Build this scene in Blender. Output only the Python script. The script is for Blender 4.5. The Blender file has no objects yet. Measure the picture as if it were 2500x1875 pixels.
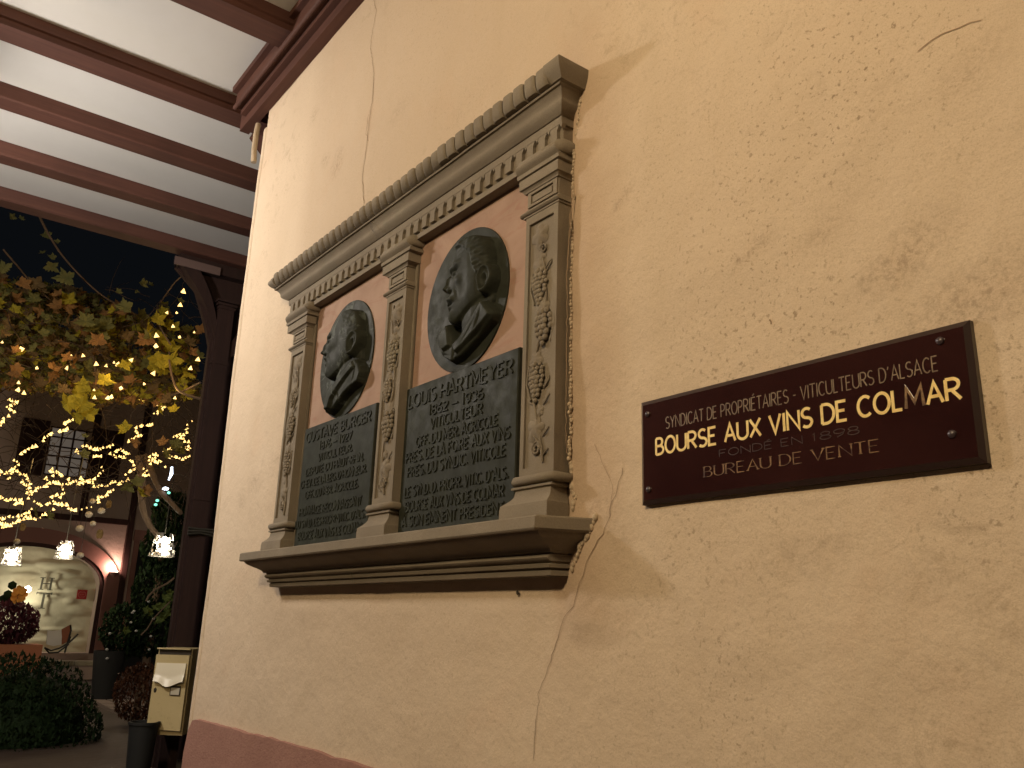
import bpy, bmesh, math, random
import numpy as np
from mathutils import Vector, Matrix, noise
random.seed(7)
PI = math.pi
sc = bpy.context.scene
COL = sc.collection
# ------------------------------------------------------------------ camera
CX, CY, FP = 1250.0, 937.5, 2080.320468
def _unit(a):
    a = np.array(a, float); return a / np.linalg.norm(a)
_ex = -_unit([-385 - CX, 1477 - CY, FP])
_ez = _unit([1487 - CX, -6366 - CY, FP]); _ez = _unit(_ez - _ex * np.dot(_ex, _ez))
_ey = np.cross(_ez, _ex)
MW = np.stack([_ex, _ey, _ez])
CAM = np.array([0, -1.2, 1.6])
def at(u, v, axis, val):
    r = MW @ np.array([u - CX, v - CY, FP]); t = (val - CAM[axis]) / r[axis]
    return CAM + t * r
cd = bpy.data.cameras.new('camera'); cam = bpy.data.objects.new('camera', cd); COL.objects.link(cam)
cd.sensor_width = 36; cd.lens = FP / 2500 * 36; cd.clip_start = 0.02; cd.clip_end = 300
R3 = np.column_stack([MW @ [1, 0, 0], MW @ [0, -1, 0], MW @ [0, 0, -1]])
mw = Matrix([[*R3[i], CAM[i]] for i in range(3)] + [[0, 0, 0, 1]]); cam.matrix_world = mw
sc.camera = cam
# ------------------------------------------------------------------ world, exposure
sc.view_settings.view_transform = 'Standard'; sc.view_settings.look = 'None'
sc.view_settings.gamma = 1; sc.view_settings.use_curve_mapping = False; sc.view_settings.exposure = 0
sc.cycles.use_denoising = True; sc.cycles.max_bounces = 6; sc.cycles.sample_clamp_indirect = 4
wd = bpy.data.worlds.new('World'); sc.world = wd; wd.use_nodes = True
bg = wd.node_tree.nodes['Background']; bg.inputs[0].default_value = (0.38, 0.46, 0.58, 1); bg.inputs[1].default_value = 0.008
LAMPS = dict(main=(335.0, (1.0, 0.90, 0.80)), near=(285.0, (1.0, 0.75, 0.45)))
# ------------------------------------------------------------------ helpers
def smooth(me, ang=35):
    me.shade_smooth()
    me.set_sharp_from_angle(angle=math.radians(ang))
def tag(o, label=None, cat=None, group=None, kind=None):
    if label: o['label'] = label
    if cat: o['category'] = cat
    if group: o['group'] = group
    if kind: o['kind'] = kind
    return o
def empty(name, loc=(0, 0, 0)):
    o = bpy.data.objects.new(name, None); COL.objects.link(o); o.location = loc; o.empty_display_size = .05
    return o
def link(name, me, mat=None, parent=None):
    o = bpy.data.objects.new(name, me); COL.objects.link(o)
    if mat and not me.materials: me.materials.append(mat)
    if parent is not None:
        o.parent = parent
        w = Vector(); p = parent
        while p: w += p.location; p = p.parent
        o.location = -w
    return o
def rot_parent_link(name, me, mat, parent, loc=(0, 0, 0)):
    o = bpy.data.objects.new(name, me); COL.objects.link(o)
    if mat and not me.materials: me.materials.append(mat)
    o.parent = parent; o.location = loc
    return o
class MB:
    def __init__(s): s.v = []; s.f = []
    def add(s, vs, fs):
        n = len(s.v); s.v += [tuple(map(float, p)) for p in vs]; s.f += [tuple(i + n for i in f) for f in fs]; return s
    def box(s, x0, x1, y0, y1, z0, z1):
        return s.add([(x0, y0, z0), (x1, y0, z0), (x1, y1, z0), (x0, y1, z0), (x0, y0, z1), (x1, y0, z1), (x1, y1, z1), (x0, y1, z1)],
                     [(0, 3, 2, 1), (4, 5, 6, 7), (0, 1, 5, 4), (1, 2, 6, 5), (2, 3, 7, 6), (3, 0, 4, 7)])
    def prism_xz(s, pts, y0, y1):
        """polygon in xz, front at y0 (toward the viewer), back at y1"""
        n = len(pts)
        vs = [(x, y0, z) for x, z in pts] + [(x, y1, z) for x, z in pts]
        fs = [tuple(range(n)), tuple(range(2 * n - 1, n - 1, -1))] + [(i, i + n, (i + 1) % n + n, (i + 1) % n) for i in range(n)]
        return s.add(vs, fs)
    def prism_yz(s, pts, x0, x1):
        n = len(pts)
        vs = [(x0, y, z) for y, z in pts] + [(x1, y, z) for y, z in pts]
        fs = [tuple(range(n - 1, -1, -1)), tuple(range(n, 2 * n))] + [(i, (i + 1) % n, (i + 1) % n + n, i + n) for i in range(n)]
        return s.add(vs, fs)
    def tube(s, path, r, k=6, cap=True):
        P = [Vector(p) for p in path]; n = len(P)
        R = r if isinstance(r, (list, tuple)) else [r] * n
        base = len(s.v); up = Vector((0.13, 0.2, 1)).normalized()
        for i, p in enumerate(P):
            t = (P[min(i + 1, n - 1)] - P[max(i - 1, 0)])
            t = t.normalized() if t.length > 1e-9 else Vector((0, 0, 1))
            a = t.cross(up)
            if a.length < .05: a = t.cross(Vector((1, 0, 0)))
            a.normalize(); b = t.cross(a)
            for j in range(k):
                q = p + (a * math.cos(2 * PI * j / k) + b * math.sin(2 * PI * j / k)) * R[i]
                s.v.append(tuple(q))
        for i in range(n - 1):
            for j in range(k):
                s.f.append((base + i * k + j, base + i * k + (j + 1) % k, base + (i + 1) * k + (j + 1) % k, base + (i + 1) * k + j))
        if cap:
            s.f.append(tuple(base + j for j in range(k - 1, -1, -1))); s.f.append(tuple(base + (n - 1) * k + j for j in range(k)))
        return s
    def bar(s, a, b, w, h):
        """rectangular bar from a to b, w across (horizontal), h other"""
        a = Vector(a); b = Vector(b); t = (b - a).normalized()
        u = t.cross(Vector((0, 0, 1)))
        if u.length < .01: u = Vector((0, 1, 0))
        u.normalize(); n = u.cross(t)
        c = []
        for p in (a, b):
            for i, j in ((-1, -1), (1, -1), (1, 1), (-1, 1)): c.append(p + u * w / 2 * i + n * h / 2 * j)
        return s.add(c, [(3, 2, 1, 0), (4, 5, 6, 7), (0, 1, 5, 4), (1, 2, 6, 5), (2, 3, 7, 6), (3, 0, 4, 7)])
    def lathe(s, prof, c=(0, 0, 0), k=24):
        base = len(s.v)
        for r, z in prof:
            for j in range(k): s.v.append((c[0] + r * math.cos(2 * PI * j / k), c[1] + r * math.sin(2 * PI * j / k), c[2] + z))
        for i in range(len(prof) - 1):
            for j in range(k):
                s.f.append((base + i * k + j, base + i * k + (j + 1) % k, base + (i + 1) * k + (j + 1) % k, base + (i + 1) * k + j))
        return s
    def ball(s, c, r, sub=1):
        V, F = ICO[sub]
        rr = r if isinstance(r, (tuple, list)) else (r, r, r)
        return s.add([(c[0] + v[0] * rr[0], c[1] + v[1] * rr[1], c[2] + v[2] * rr[2]) for v in V], F)
    def mesh(s, name='mesh', sm=None, fix=True):
        me = bpy.data.meshes.new(name); me.from_pydata(s.v, [], s.f); me.update()
        if fix:
            bm = bmesh.new(); bm.from_mesh(me); bmesh.ops.recalc_face_normals(bm, faces=bm.faces); bm.to_mesh(me); bm.free()
        if sm: smooth(me, sm)
        return me
    def build(s, name, mat, parent=None, sm=None, fix=True):
        return link(name, s.mesh(name, sm, fix), mat, parent)
ICO = {}
for k in (1, 2):
    bm = bmesh.new(); bmesh.ops.create_icosphere(bm, subdivisions=k, radius=1)
    bm.verts.ensure_lookup_table()
    ICO[k] = ([tuple(v.co) for v in bm.verts], [tuple(v.index for v in f.verts) for f in bm.faces]); bm.free()
# ------------------------------------------------------------------ materials
def mat(name, col, rough=.8, metal=0, **kw):
    m = bpy.data.materials.new(name); m.use_nodes = True
    nt = m.node_tree; b = nt.nodes['Principled BSDF']
    b.inputs['Base Color'].default_value = (*col, 1); b.inputs['Roughness'].default_value = rough; b.inputs['Metallic'].default_value = metal
    for k, v in kw.items():
        if k in b.inputs: b.inputs[k].default_value = v
    return m
class NT:
    def __init__(s, m): s.m = m; s.t = m.node_tree; s.b = s.t.nodes['Principled BSDF']; s.co = s.t.nodes.new('ShaderNodeNewGeometry').outputs['Position']
    def n(s, t, **kw):
        x = s.t.nodes.new('ShaderNode' + t)
        for k, v in kw.items(): setattr(x, k, v)
        return x
    def noise(s, scale, detail=4, rough=.5, dist=0, co=None, vec=None):
        x = s.n('TexNoise'); x.inputs['Scale'].default_value = scale; x.inputs['Detail'].default_value = detail
        x.inputs['Roughness'].default_value = rough; x.inputs['Distortion'].default_value = dist
        src = co or s.co
        if vec:
            mp = s.n('Mapping'); mp.inputs['Scale'].default_value = vec; s.t.links.new(src, mp.inputs[0]); src = mp.outputs[0]
        s.t.links.new(src, x.inputs['Vector']); return x.outputs['Fac']
    def ramp(s, src, stops):
        x = s.n('ValToRGB'); e = x.color_ramp.elements
        while len(e) < len(stops): e.new(.5)
        for el, (p, c) in zip(e, stops): el.position = p; el.color = (*c, 1) if len(c) == 3 else c
        s.t.links.new(src, x.inputs[0]); return x.outputs[0]
    def mix(s, fac, a, b, mode='MIX'):
        x = s.n('Mix', data_type='RGBA', blend_type=mode)
        for inp, val in ((0, fac), (6, a), (7, b)):
            if isinstance(val, (int, float)): x.inputs[inp].default_value = val
            elif isinstance(val, tuple): x.inputs[inp].default_value = (*val, 1)
            else: s.t.links.new(val, x.inputs[inp])
        return x.outputs[2]
    def math(s, op, a, b=0.0):
        x = s.n('Math', operation=op)
        for i, val in ((0, a), (1, b)):
            if isinstance(val, (int, float)): x.inputs[i].default_value = val
            else: s.t.links.new(val, x.inputs[i])
        return x.outputs[0]
    def color(s, c): s.t.links.new(c, s.b.inputs['Base Color'])
    def bump(s, *hs):
        last = None
        for h, strength, dist in hs:
            x = s.n('Bump'); x.inputs['Strength'].default_value = strength; x.inputs['Distance'].default_value = dist
            s.t.links.new(h, x.inputs['Height'])
            if last: s.t.links.new(last, x.inputs['Normal'])
            last = x.outputs[0]
        s.t.links.new(last, s.b.inputs['Normal'])
def g(v): return (v, v, v)

STAINS = [(1345, 430, .05, .018, .9, .7), (1600, 560, .05, .02, .8, .5), (1950, 560, .11, .05, .9, .45), (2100, 640, .12, .06, .8, .35), (1780, 500, .07, .03, .6, .4), (1650, 520, .05, .03, .6, .5),
          (680, 250, .05, .05, .7, 1.0), (730, 350, .07, .06, .7, 1.2), (705, 345, .04, .05, .7, 1.2), (860, 245, .10, .05, .35, .3), (545, 1040, .06, .06, .5, .4), (520, 1080, .05, .06, .5, .4), (1750, 1180, .12, .05, .35, .1),
          (2120, 120, .08, .05, .4, .6), (1300, 1105, .05, .035, .6, .2), (1330, 1160, .04, .05, .4, 1.2), (610, 1300, .08, .08, .25, 0), (2050, 1250, .12, .04, .25, .2)]
def plaster_mat():
    m = mat('plaster', (.7, .58, .4), .92, **{'Specular IOR Level': .2}); t = NT(m)
    big = t.noise(1.1, 5, .6); c = t.ramp(big, [(.3, (.60, .482, .352)), (.7, (.66, .54, .402))])
    # pinkish worn patches
    p = t.noise(2.3, 6, .65, .4); c = t.mix(t.ramp(p, [(.56, g(0)), (.72, g(.35))]), c, (.62, .44, .30))
    # water streaks: noise stretched along z
    st = t.noise(5, 5, .6, 0, vec=(1, 1, .12)); c = t.mix(t.ramp(st, [(.55, g(0)), (.75, g(.22))]), c, (.50, .40, .27))
    # soiled specks and pits, in patches
    sx = t.n('SeparateXYZ'); t.t.links.new(t.co, sx.inputs[0]); X_, Z_ = sx.outputs[0], sx.outputs[2]
    right = t.ramp(t.math('ADD', X_, 1.55), [(.2, g(.35)), (.95, g(1))])
    patch = t.noise(1.7, 4, .6); sp = t.noise(95, 3, .6)
    spm = t.ramp(t.math('MULTIPLY', right, t.math('MULTIPLY', t.ramp(sp, [(.58, g(0)), (.68, g(1))]), t.ramp(patch, [(.44, g(.12)), (.60, g(1))]))), [(0, g(0)), (1, g(1))])
    c = t.mix(t.math('MULTIPLY', spm, .75), c, (.20, .14, .085))
    fine = t.noise(30, 4, .6); sm = t.ramp(t.math('MULTIPLY', t.ramp(fine, [(.62, g(0)), (.72, g(1))]), t.ramp(t.noise(2.6, 3, .5), [(.52, g(0)), (.62, g(1))])), [(0, g(0)), (1, g(1))])
    c = t.mix(t.math('MULTIPLY', t.math('MULTIPLY', sm, right), .35), c, (.26, .19, .12))
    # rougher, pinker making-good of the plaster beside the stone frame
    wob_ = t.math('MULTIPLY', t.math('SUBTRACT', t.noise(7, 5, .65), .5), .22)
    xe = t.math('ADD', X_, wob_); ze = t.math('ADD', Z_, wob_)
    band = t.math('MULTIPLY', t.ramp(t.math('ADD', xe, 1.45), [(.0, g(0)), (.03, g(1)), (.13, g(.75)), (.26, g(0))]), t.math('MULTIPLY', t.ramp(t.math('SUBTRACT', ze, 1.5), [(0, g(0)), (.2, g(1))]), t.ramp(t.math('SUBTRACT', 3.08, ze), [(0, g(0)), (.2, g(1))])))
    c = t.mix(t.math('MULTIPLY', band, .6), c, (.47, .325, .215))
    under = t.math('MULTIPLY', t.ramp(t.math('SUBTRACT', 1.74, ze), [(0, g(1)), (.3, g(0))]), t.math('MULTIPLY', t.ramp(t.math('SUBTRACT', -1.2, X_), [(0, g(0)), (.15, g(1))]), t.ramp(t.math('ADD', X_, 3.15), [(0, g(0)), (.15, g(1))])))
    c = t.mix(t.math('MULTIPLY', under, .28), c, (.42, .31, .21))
    sn = t.ramp(t.noise(70, 6, .75, .3), [(.46, g(0)), (.60, g(1))]); lo = t.noise(6, 4, .6)
    tot = None
    for (u_, v_, rx_, rz_, k_, a_) in STAINS:
        p_ = at(u_ * 1.1302, v_ * 1.1302, 1, 0); ca, sa = math.cos(a_), math.sin(a_)
        dx = t.math('SUBTRACT', X_, float(p_[0])); dz = t.math('SUBTRACT', Z_, float(p_[2]))
        ax_ = t.math('ADD', t.math('MULTIPLY', dx, ca / rx_), t.math('MULTIPLY', dz, sa / rx_)); az_ = t.math('ADD', t.math('MULTIPLY', dx, -sa / rz_), t.math('MULTIPLY', dz, ca / rz_))
        d_ = t.math('SQRT', t.math('ADD', t.math('MULTIPLY', ax_, ax_), t.math('MULTIPLY', az_, az_)))
        f_ = t.math('MAXIMUM', t.math('MULTIPLY', t.math('SUBTRACT', t.math('ADD', 1.15, t.math('MULTIPLY', t.math('SUBTRACT', lo, .5), 1.4)), d_), k_), 0.0)
        tot = f_ if tot is None else t.math('ADD', tot, f_)
    smk = t.math('MINIMUM', t.math('MULTIPLY', t.math('MULTIPLY', tot, .62), sn), .55)
    c = t.mix(smk, c, (.235, .175, .12)); c = t.mix(t.math('MINIMUM', t.math('MULTIPLY', tot, .22), .3), c, (.46, .34, .235))
    dv = t.noise(14, 6, .75, .6); dk = t.ramp(t.math('MULTIPLY', t.ramp(dv, [(.54, g(0)), (.66, g(1))]), t.ramp(t.noise(1.25, 4, .55), [(.50, g(0)), (.62, g(1))])), [(0, g(0)), (1, g(1))])
    c = t.mix(t.math('MULTIPLY', dk, .35), c, (.30, .215, .14))
    gr_ = t.noise(420, 2, .6); c = t.mix(t.ramp(gr_, [(.36, g(.22)), (.5, g(0))]), c, (.30, .22, .14))
    t.color(c)
    h1 = t.noise(220, 3, .6); h2 = t.noise(60, 4, .6); h3 = t.noise(9, 4, .55)
    t.bump((h3, .45, .02), (h2, .30, .005), (h1, .45, .0016), (spm, -.4, .002))
    return m
def stone_mat():
    m = mat('sandstone', (.35, .30, .22), .88, **{'Specular IOR Level': .2}); t = NT(m)
    c = t.ramp(t.noise(6, 6, .6, .2), [(.3, (.200, .170, .130)), (.55, (.236, .202, .154)), (.75, (.278, .240, .184))])
    c = t.mix(t.ramp(t.noise(14, 4, .6, 0, vec=(1, 1, .3)), [(.55, g(0)), (.75, g(.5))]), c, (.21, .17, .12))
    c = t.mix(t.ramp(t.noise(3.2, 5, .7), [(.57, g(0)), (.72, g(.4))]), c, (.24, .235, .17))
    c = t.mix(t.ramp(t.noise(330, 2, .5), [(.35, g(.35)), (.6, g(0))]), c, (.17, .14, .10))
    t.color(c); t.bump((t.noise(25, 5, .6), .35, .006), (t.noise(260, 3, .6), .4, .0012))
    return m
def marble_mat():
    m = mat('pink_marble', (.5, .3, .2), .8, **{'Specular IOR Level': .2}); t = NT(m)
    c = t.ramp(t.noise(5, 6, .6, 1.2), [(.3, (.30, .195, .142)), (.5, (.36, .24, .178)), (.72, (.405, .28, .21))])
    c = t.mix(t.ramp(t.noise(8, 4, .6, 1.5, vec=(.5, 1, 2.5)), [(.55, g(0)), (.62, g(.3)), (.7, g(0))]), c, (.30, .13, .09))
    c = t.mix(t.ramp(t.noise(45, 3, .6), [(.6, g(0)), (.75, g(.3))]), c, (.28, .17, .11)); t.color(c)
    t.bump((t.noise(12, 4, .5), .12, .004)); return m
def bronze_mat(stain):
    m = mat('bronze', (.07, .08, .06), .7, .0, **{'Specular IOR Level': .14}); t = NT(m)
    c = t.ramp(t.noise(22, 5, .65, .3), [(.3, (.021, .023, .017)), (.6, (.032, .036, .027)), (.8, (.054, .061, .046))])
    if stain:
        c = t.mix(t.ramp(t.noise(13, 6, .7, .5), [(.54, g(0)), (.62, g(.75))]), c, (.12, .14, .125))
    t.color(c); t.t.links.new(t.ramp(t.noise(30, 3), [(.3, g(.55)), (.7, g(.75))]), t.b.inputs['Roughness'])
    t.bump((t.noise(180, 3, .6), .35, .001), (t.noise(35, 4, .6), .2, .003)); return m
def wood_mat(name, c1, c2, axis):
    m = mat(name, c1, .72, **{'Specular IOR Level': .3}); t = NT(m)
    v = [40, 40, 40]; v[axis] = 1.6
    gr = t.noise(1, 5, .6, .3, vec=tuple(v)); c = t.ramp(gr, [(.3, c2), (.65, c1)])
    c = t.mix(t.ramp(t.noise(2.5, 5, .6), [(.45, g(0)), (.7, g(.4))]), c, tuple(x * .6 for x in c2)); t.color(c)
    t.bump((gr, .25, .003), (t.noise(70, 3, .5), .12, .002)); return m
M = {}
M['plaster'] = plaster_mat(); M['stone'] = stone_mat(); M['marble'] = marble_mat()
M['bronze'] = bronze_mat(False); M['bronze_st'] = bronze_mat(True)
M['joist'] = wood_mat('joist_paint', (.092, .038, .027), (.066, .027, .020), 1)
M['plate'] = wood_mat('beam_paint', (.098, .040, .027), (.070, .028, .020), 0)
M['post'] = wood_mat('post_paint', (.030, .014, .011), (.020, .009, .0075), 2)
m = mat('ceiling_paint', (.76, .74, .69), .9); t = NT(m)
t.color(t.ramp(t.noise(1.6, 5, .6), [(.3, (.55, .545, .52)), (.7, (.61, .605, .585))])); t.bump((t.noise(3, 3, .5), .2, .01), (t.noise(80, 3, .5), .15, .002)); M['ceil'] = m
m = mat('plinth_render', (.45, .22, .16), .9); t = NT(m)
c = t.ramp(t.noise(4, 6, .65), [(.3, (.31, .160, .122)), (.7, (.37, .20, .155))])
c = t.mix(t.ramp(t.noise(60, 3), [(.35, g(.4)), (.55, g(0))]), c, (.26, .12, .10)); t.color(c); t.bump((t.noise(120, 4, .7), .9, .004), (t.noise(22, 4, .6), .4, .008)); M['plinth'] = m
M['crack'] = mat('crack_dark', (.27, .19, .12), .95)
M['crack_stone'] = mat('crack_stone', (.10, .08, .055), .95)
m = mat('mortar', (.62, .52, .36), .95); t = NT(m); t.bump((t.noise(90, 4, .7), 1, .006)); M['mortar'] = m; m.node_tree.nodes['Principled BSDF'].inputs['Base Color'].default_value = (.50, .40, .28, 1)
m = mat('maroon_glass', (.030, .0075, .007), .12, **{'Coat Weight': 1.0, 'Coat Roughness': .03}); t = NT(m)
t.color(t.ramp(t.noise(4, 4, .6), [(.35, (.024, .0075, .007)), (.7, (.040, .014, .012))])); M['glass_sign'] = m
m = mat('bevel_glass', (.030, .016, .013), .35, **{'Coat Weight': .25, 'Coat Roughness': .3}); M['bevel'] = m
def gold(name, a, b):
    m = mat(name, a, .45, .15, **{'Coat Weight': .6, 'Coat Roughness': .05}); t = NT(m)
    t.color(t.ramp(t.noise(60, 4, .7), [(.35, b), (.6, a)])); return m
M['gold'] = gold('gold_leaf', (.98, .78, .32), (.78, .55, .19)); M['gold_thin'] = gold('thin_gold', (.24, .18, .11), (.13, .09, .055))
M['gold_worn'] = gold('worn_gold', (.055, .030, .020), (.032, .014, .011)); M['gold_mid'] = gold('rubbed_gold', (.30, .18, .075), (.055, .025, .015))
M['screw'] = mat('screw_cap', (.05, .035, .04), .35, .1)
m = mat('mailbox_enamel', (.52, .42, .22), .42); t = NT(m); c = t.ramp(t.noise(3, 4), [(.3, (.47, .38, .195)), (.7, (.54, .44, .235))]); c = t.mix(t.ramp(t.noise(24, 5, .7, .4), [(.58, g(0)), (.70, g(.5))]), c, (.30, .22, .11)); t.color(c); M['box'] = m
M['box_flap'] = mat('flap_plastic', (.74, .68, .52), .35); M['dark'] = mat('dark_slot', (.03, .022, .015), .8)
M['label'] = mat('name_card', (.50, .46, .36), .5)
# courtyard
m = mat('facade_render', (.26, .19, .15), .9); t = NT(m); t.color(t.ramp(t.noise(.8, 5, .6), [(.3, (.44, .34, .29)), (.7, (.54, .42, .36))])); t.bump((t.noise(20, 4, .6), .4, .02)); M['facade'] = m
M['pinkstone'] = mat('pink_stone', (.30, .15, .125), .8)
M['timber'] = wood_mat('dark_timber', (.060, .026, .022), (.040, .018, .016), 2)
m = mat('lime_wall', (.60, .58, .44), .9); t = NT(m)
c = t.ramp(t.noise(1.6, 5, .6, .3), [(.3, (.50, .47, .34)), (.6, (.66, .62, .47))]); t.color(c); t.bump((t.noise(3, 3, .5, .3), .5, .05), (t.noise(30, 4, .6), .3, .006)); M['lime'] = m
m = mat('rubble_stone', (.36, .32, .23), .9); t = NT(m); t.color(t.ramp(t.noise(5, 5, .6), [(.3, (.30, .26, .18)), (.7, (.50, .46, .34))])); t.bump((t.noise(12, 4, .6), .6, .03)); M['rubble'] = m
M['letter_grey'] = mat('letter_grey', (.06, .055, .038), .7); M['red'] = mat('red_plate', (.34, .022, .022), .35); M['redline'] = mat('plate_line', (.5, .2, .18), .5)
M['iron'] = mat('black_iron', (.02, .02, .02), .5, .3); M['cloth'] = mat('white_towel', (.8, .8, .78), .9); M['leather'] = mat('chair_leather', (.30, .10, .045), .5)
m = mat('paving', (.09, .07, .055), .75); t = NT(m); t.color(t.ramp(t.noise(1.5, 5, .6), [(.3, (.040, .026, .019)), (.7, (.07, .048, .036))])); t.bump((t.noise(14, 4, .6), .4, .02)); M['ground'] = m
M['cobble'] = mat('cobble', (.20, .16, .14), .6)
def leafmat(name, a, b, tr=.35):
    m = bpy.data.materials.new(name); m.use_nodes = True; nt = m.node_tree; bs = nt.nodes['Principled BSDF']; t = NT(m)
    oi = t.n('ObjectInfo'); c0 = t.ramp(t.noise(9, 4, .6), [(.3, a), (.7, b)]); t.color(c0); bs.inputs['Roughness'].default_value = .75; bs.inputs['Specular IOR Level'].default_value = .15
    tl = t.n('BsdfTranslucent'); nt.links.new(c0, tl.inputs[0]); mx = t.n('MixShader'); mx.inputs[0].default_value = tr
    out = nt.nodes['Material Output']; nt.links.new(bs.outputs[0], mx.inputs[1]); nt.links.new(tl.outputs[0], mx.inputs[2]); nt.links.new(mx.outputs[0], out.inputs[0])
    return m
M['leaf_yellow'] = leafmat('leaf_yellow', (.50, .41, .04), (.34, .31, .045), .45); M['leaf_olive'] = leafmat('leaf_olive', (.22, .20, .065), (.15, .155, .055), .35)
M['leaf_brown'] = leafmat('leaf_brown', (.20, .135, .060), (.13, .090, .040), .35); M['leaf_orange'] = leafmat('leaf_orange', (.36, .20, .075), (.26, .14, .055), .4)
M['leaf_green'] = leafmat('leaf_green', (.014, .030, .009), (.008, .018, .006), .1); M['leaf_purple'] = leafmat('leaf_purple', (.085, .022, .030), (.05, .016, .022), .15)
M['bark'] = mat('vine_bark', (.12, .08, .05), .9); M['twig'] = mat('twig', (.05, .032, .02), .95)
M['white_ball'] = mat('felt_ball', (.62, .56, .46), .9); M['terracotta'] = mat('terracotta', (.30, .11, .05), .8); M['petal'] = mat('orange_petal', (.62, .28, .04), .7)
M['foil'] = mat('foil', (.62, .60, .56), .28, .85); M['pot'] = mat('black_pot', (.006, .007, .007), .8); M['bloom'] = mat('white_bloom', (.35, .36, .36), .8)
def emit(name, col, s):
    m = bpy.data.materials.new(name); m.use_nodes = True; b = m.node_tree.nodes['Principled BSDF']
    b.inputs['Base Color'].default_value = (.5, .5, .5, 1); b.inputs['Emission Color'].default_value = (*col, 1); b.inputs['Emission Strength'].default_value = s; return m
M['bulb'] = emit('fairy_bulb', (1, .60, .17), 3.0); M['pend'] = emit('pendant_bulb', (1, .86, .62), 40); M['winlit'] = emit('lit_pane', (1, .84, .72), .07)
M['spot'] = emit('spot_lens', (1, .85, .6), 30); M['uplens'] = emit('uplight_lens', (1, .72, .55), 8); M['fluo'] = emit('blue_white_bulb', (.75, .85, 1), 5); M['teal'] = emit('green_bulb', (.15, .8, .55), 2.0)
M['wire'] = mat('wire', (.02, .018, .012), .7)

# ------------------------------------------------------------------ the passage: wall
def wall_y(x, z):
    """front surface offset of the plaster (negative = towards the viewer)"""
    p = Vector((x, 0, z))
    y = noise.noise(p * 1.3) * .007 + noise.noise(p * 4.1) * .0025 + noise.noise(p * 11) * .0009
    # coat of plaster rising against the frame's right end
    if 1.60 < z < 3.0:
        e = x + 1.36 + .03 * noise.noise(Vector((3, 0, z * 5)))
        if e > -.03: y -= .010 * math.exp(-((e - .03) / .07) ** 2) * (1 + .5 * noise.noise(p * 7))
    if x < -1.30 and 1.65 < z < 2.95: y = max(y, 0) + .004 if (-2.98 < x < -1.39) else y
    return y
pw = empty('plaster_wall', (-3.72, 0, 0)); tag(pw, 'cream plaster wall with cracks behind the stone memorial and the maroon sign', 'wall')
def grid_wall(x0, x1, z0, z1, st):
    nx = int((x1 - x0) / st) + 1; nz = int((z1 - z0) / st) + 1; V = []; F = []
    for i in range(nx + 1):
        for j in range(nz + 1):
            x = x0 + (x1 - x0) * i / nx; z = z0 + (z1 - z0) * j / nz; V.append((x, wall_y(x, z), z))
    for i in range(nx):
        for j in range(nz):
            a = i * (nz + 1) + j; F.append((a, a + nz + 1, a + nz + 2, a + 1))
    return V, F
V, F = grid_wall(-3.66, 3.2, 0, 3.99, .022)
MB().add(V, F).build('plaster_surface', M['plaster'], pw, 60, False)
# rounded corner bead left of the groove, and the hidden end face of the wall
mb = MB(); prof = [(-3.662, .004), (-3.664, .006), (-3.668, -.001), (-3.690, -.002), (-3.708, .002), (-3.722, .014), (-3.728, .035), (-3.728, .6)]
zs = [i * .05 for i in range(0, 79)]
def beadx(x, z): return x + .006 * noise.noise(Vector((0, 1, z * 1.2))) + .0015 * noise.noise(Vector((5, x * 30, z * 9)))
vs = [(beadx(x, z), y + wall_y(-3.66, z) * (1 if y < .1 else 0), z) for x, y in prof for z in zs]
n = len(zs); fs = [(i * n + j, i * n + j + 1, (i + 1) * n + j + 1, (i + 1) * n + j) for i in range(len(prof) - 1) for j in range(n - 1)]
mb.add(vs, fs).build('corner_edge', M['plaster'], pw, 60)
# loose cable conduit at the top of the corner
mb = MB(); mb.tube([(-3.775, -.006, 3.965), (-3.772, -.012, 3.90), (-3.766, -.014, 3.82), (-3.762, -.010, 3.745)], .014, 8)
mb.build('cable_conduit', M['mortar'], pw, 50)
# wall core (so it has depth)
MB().box(-3.70, 3.2, .02, .6, 0, 3.985).build('wall_core', M['plaster'], pw)
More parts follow.
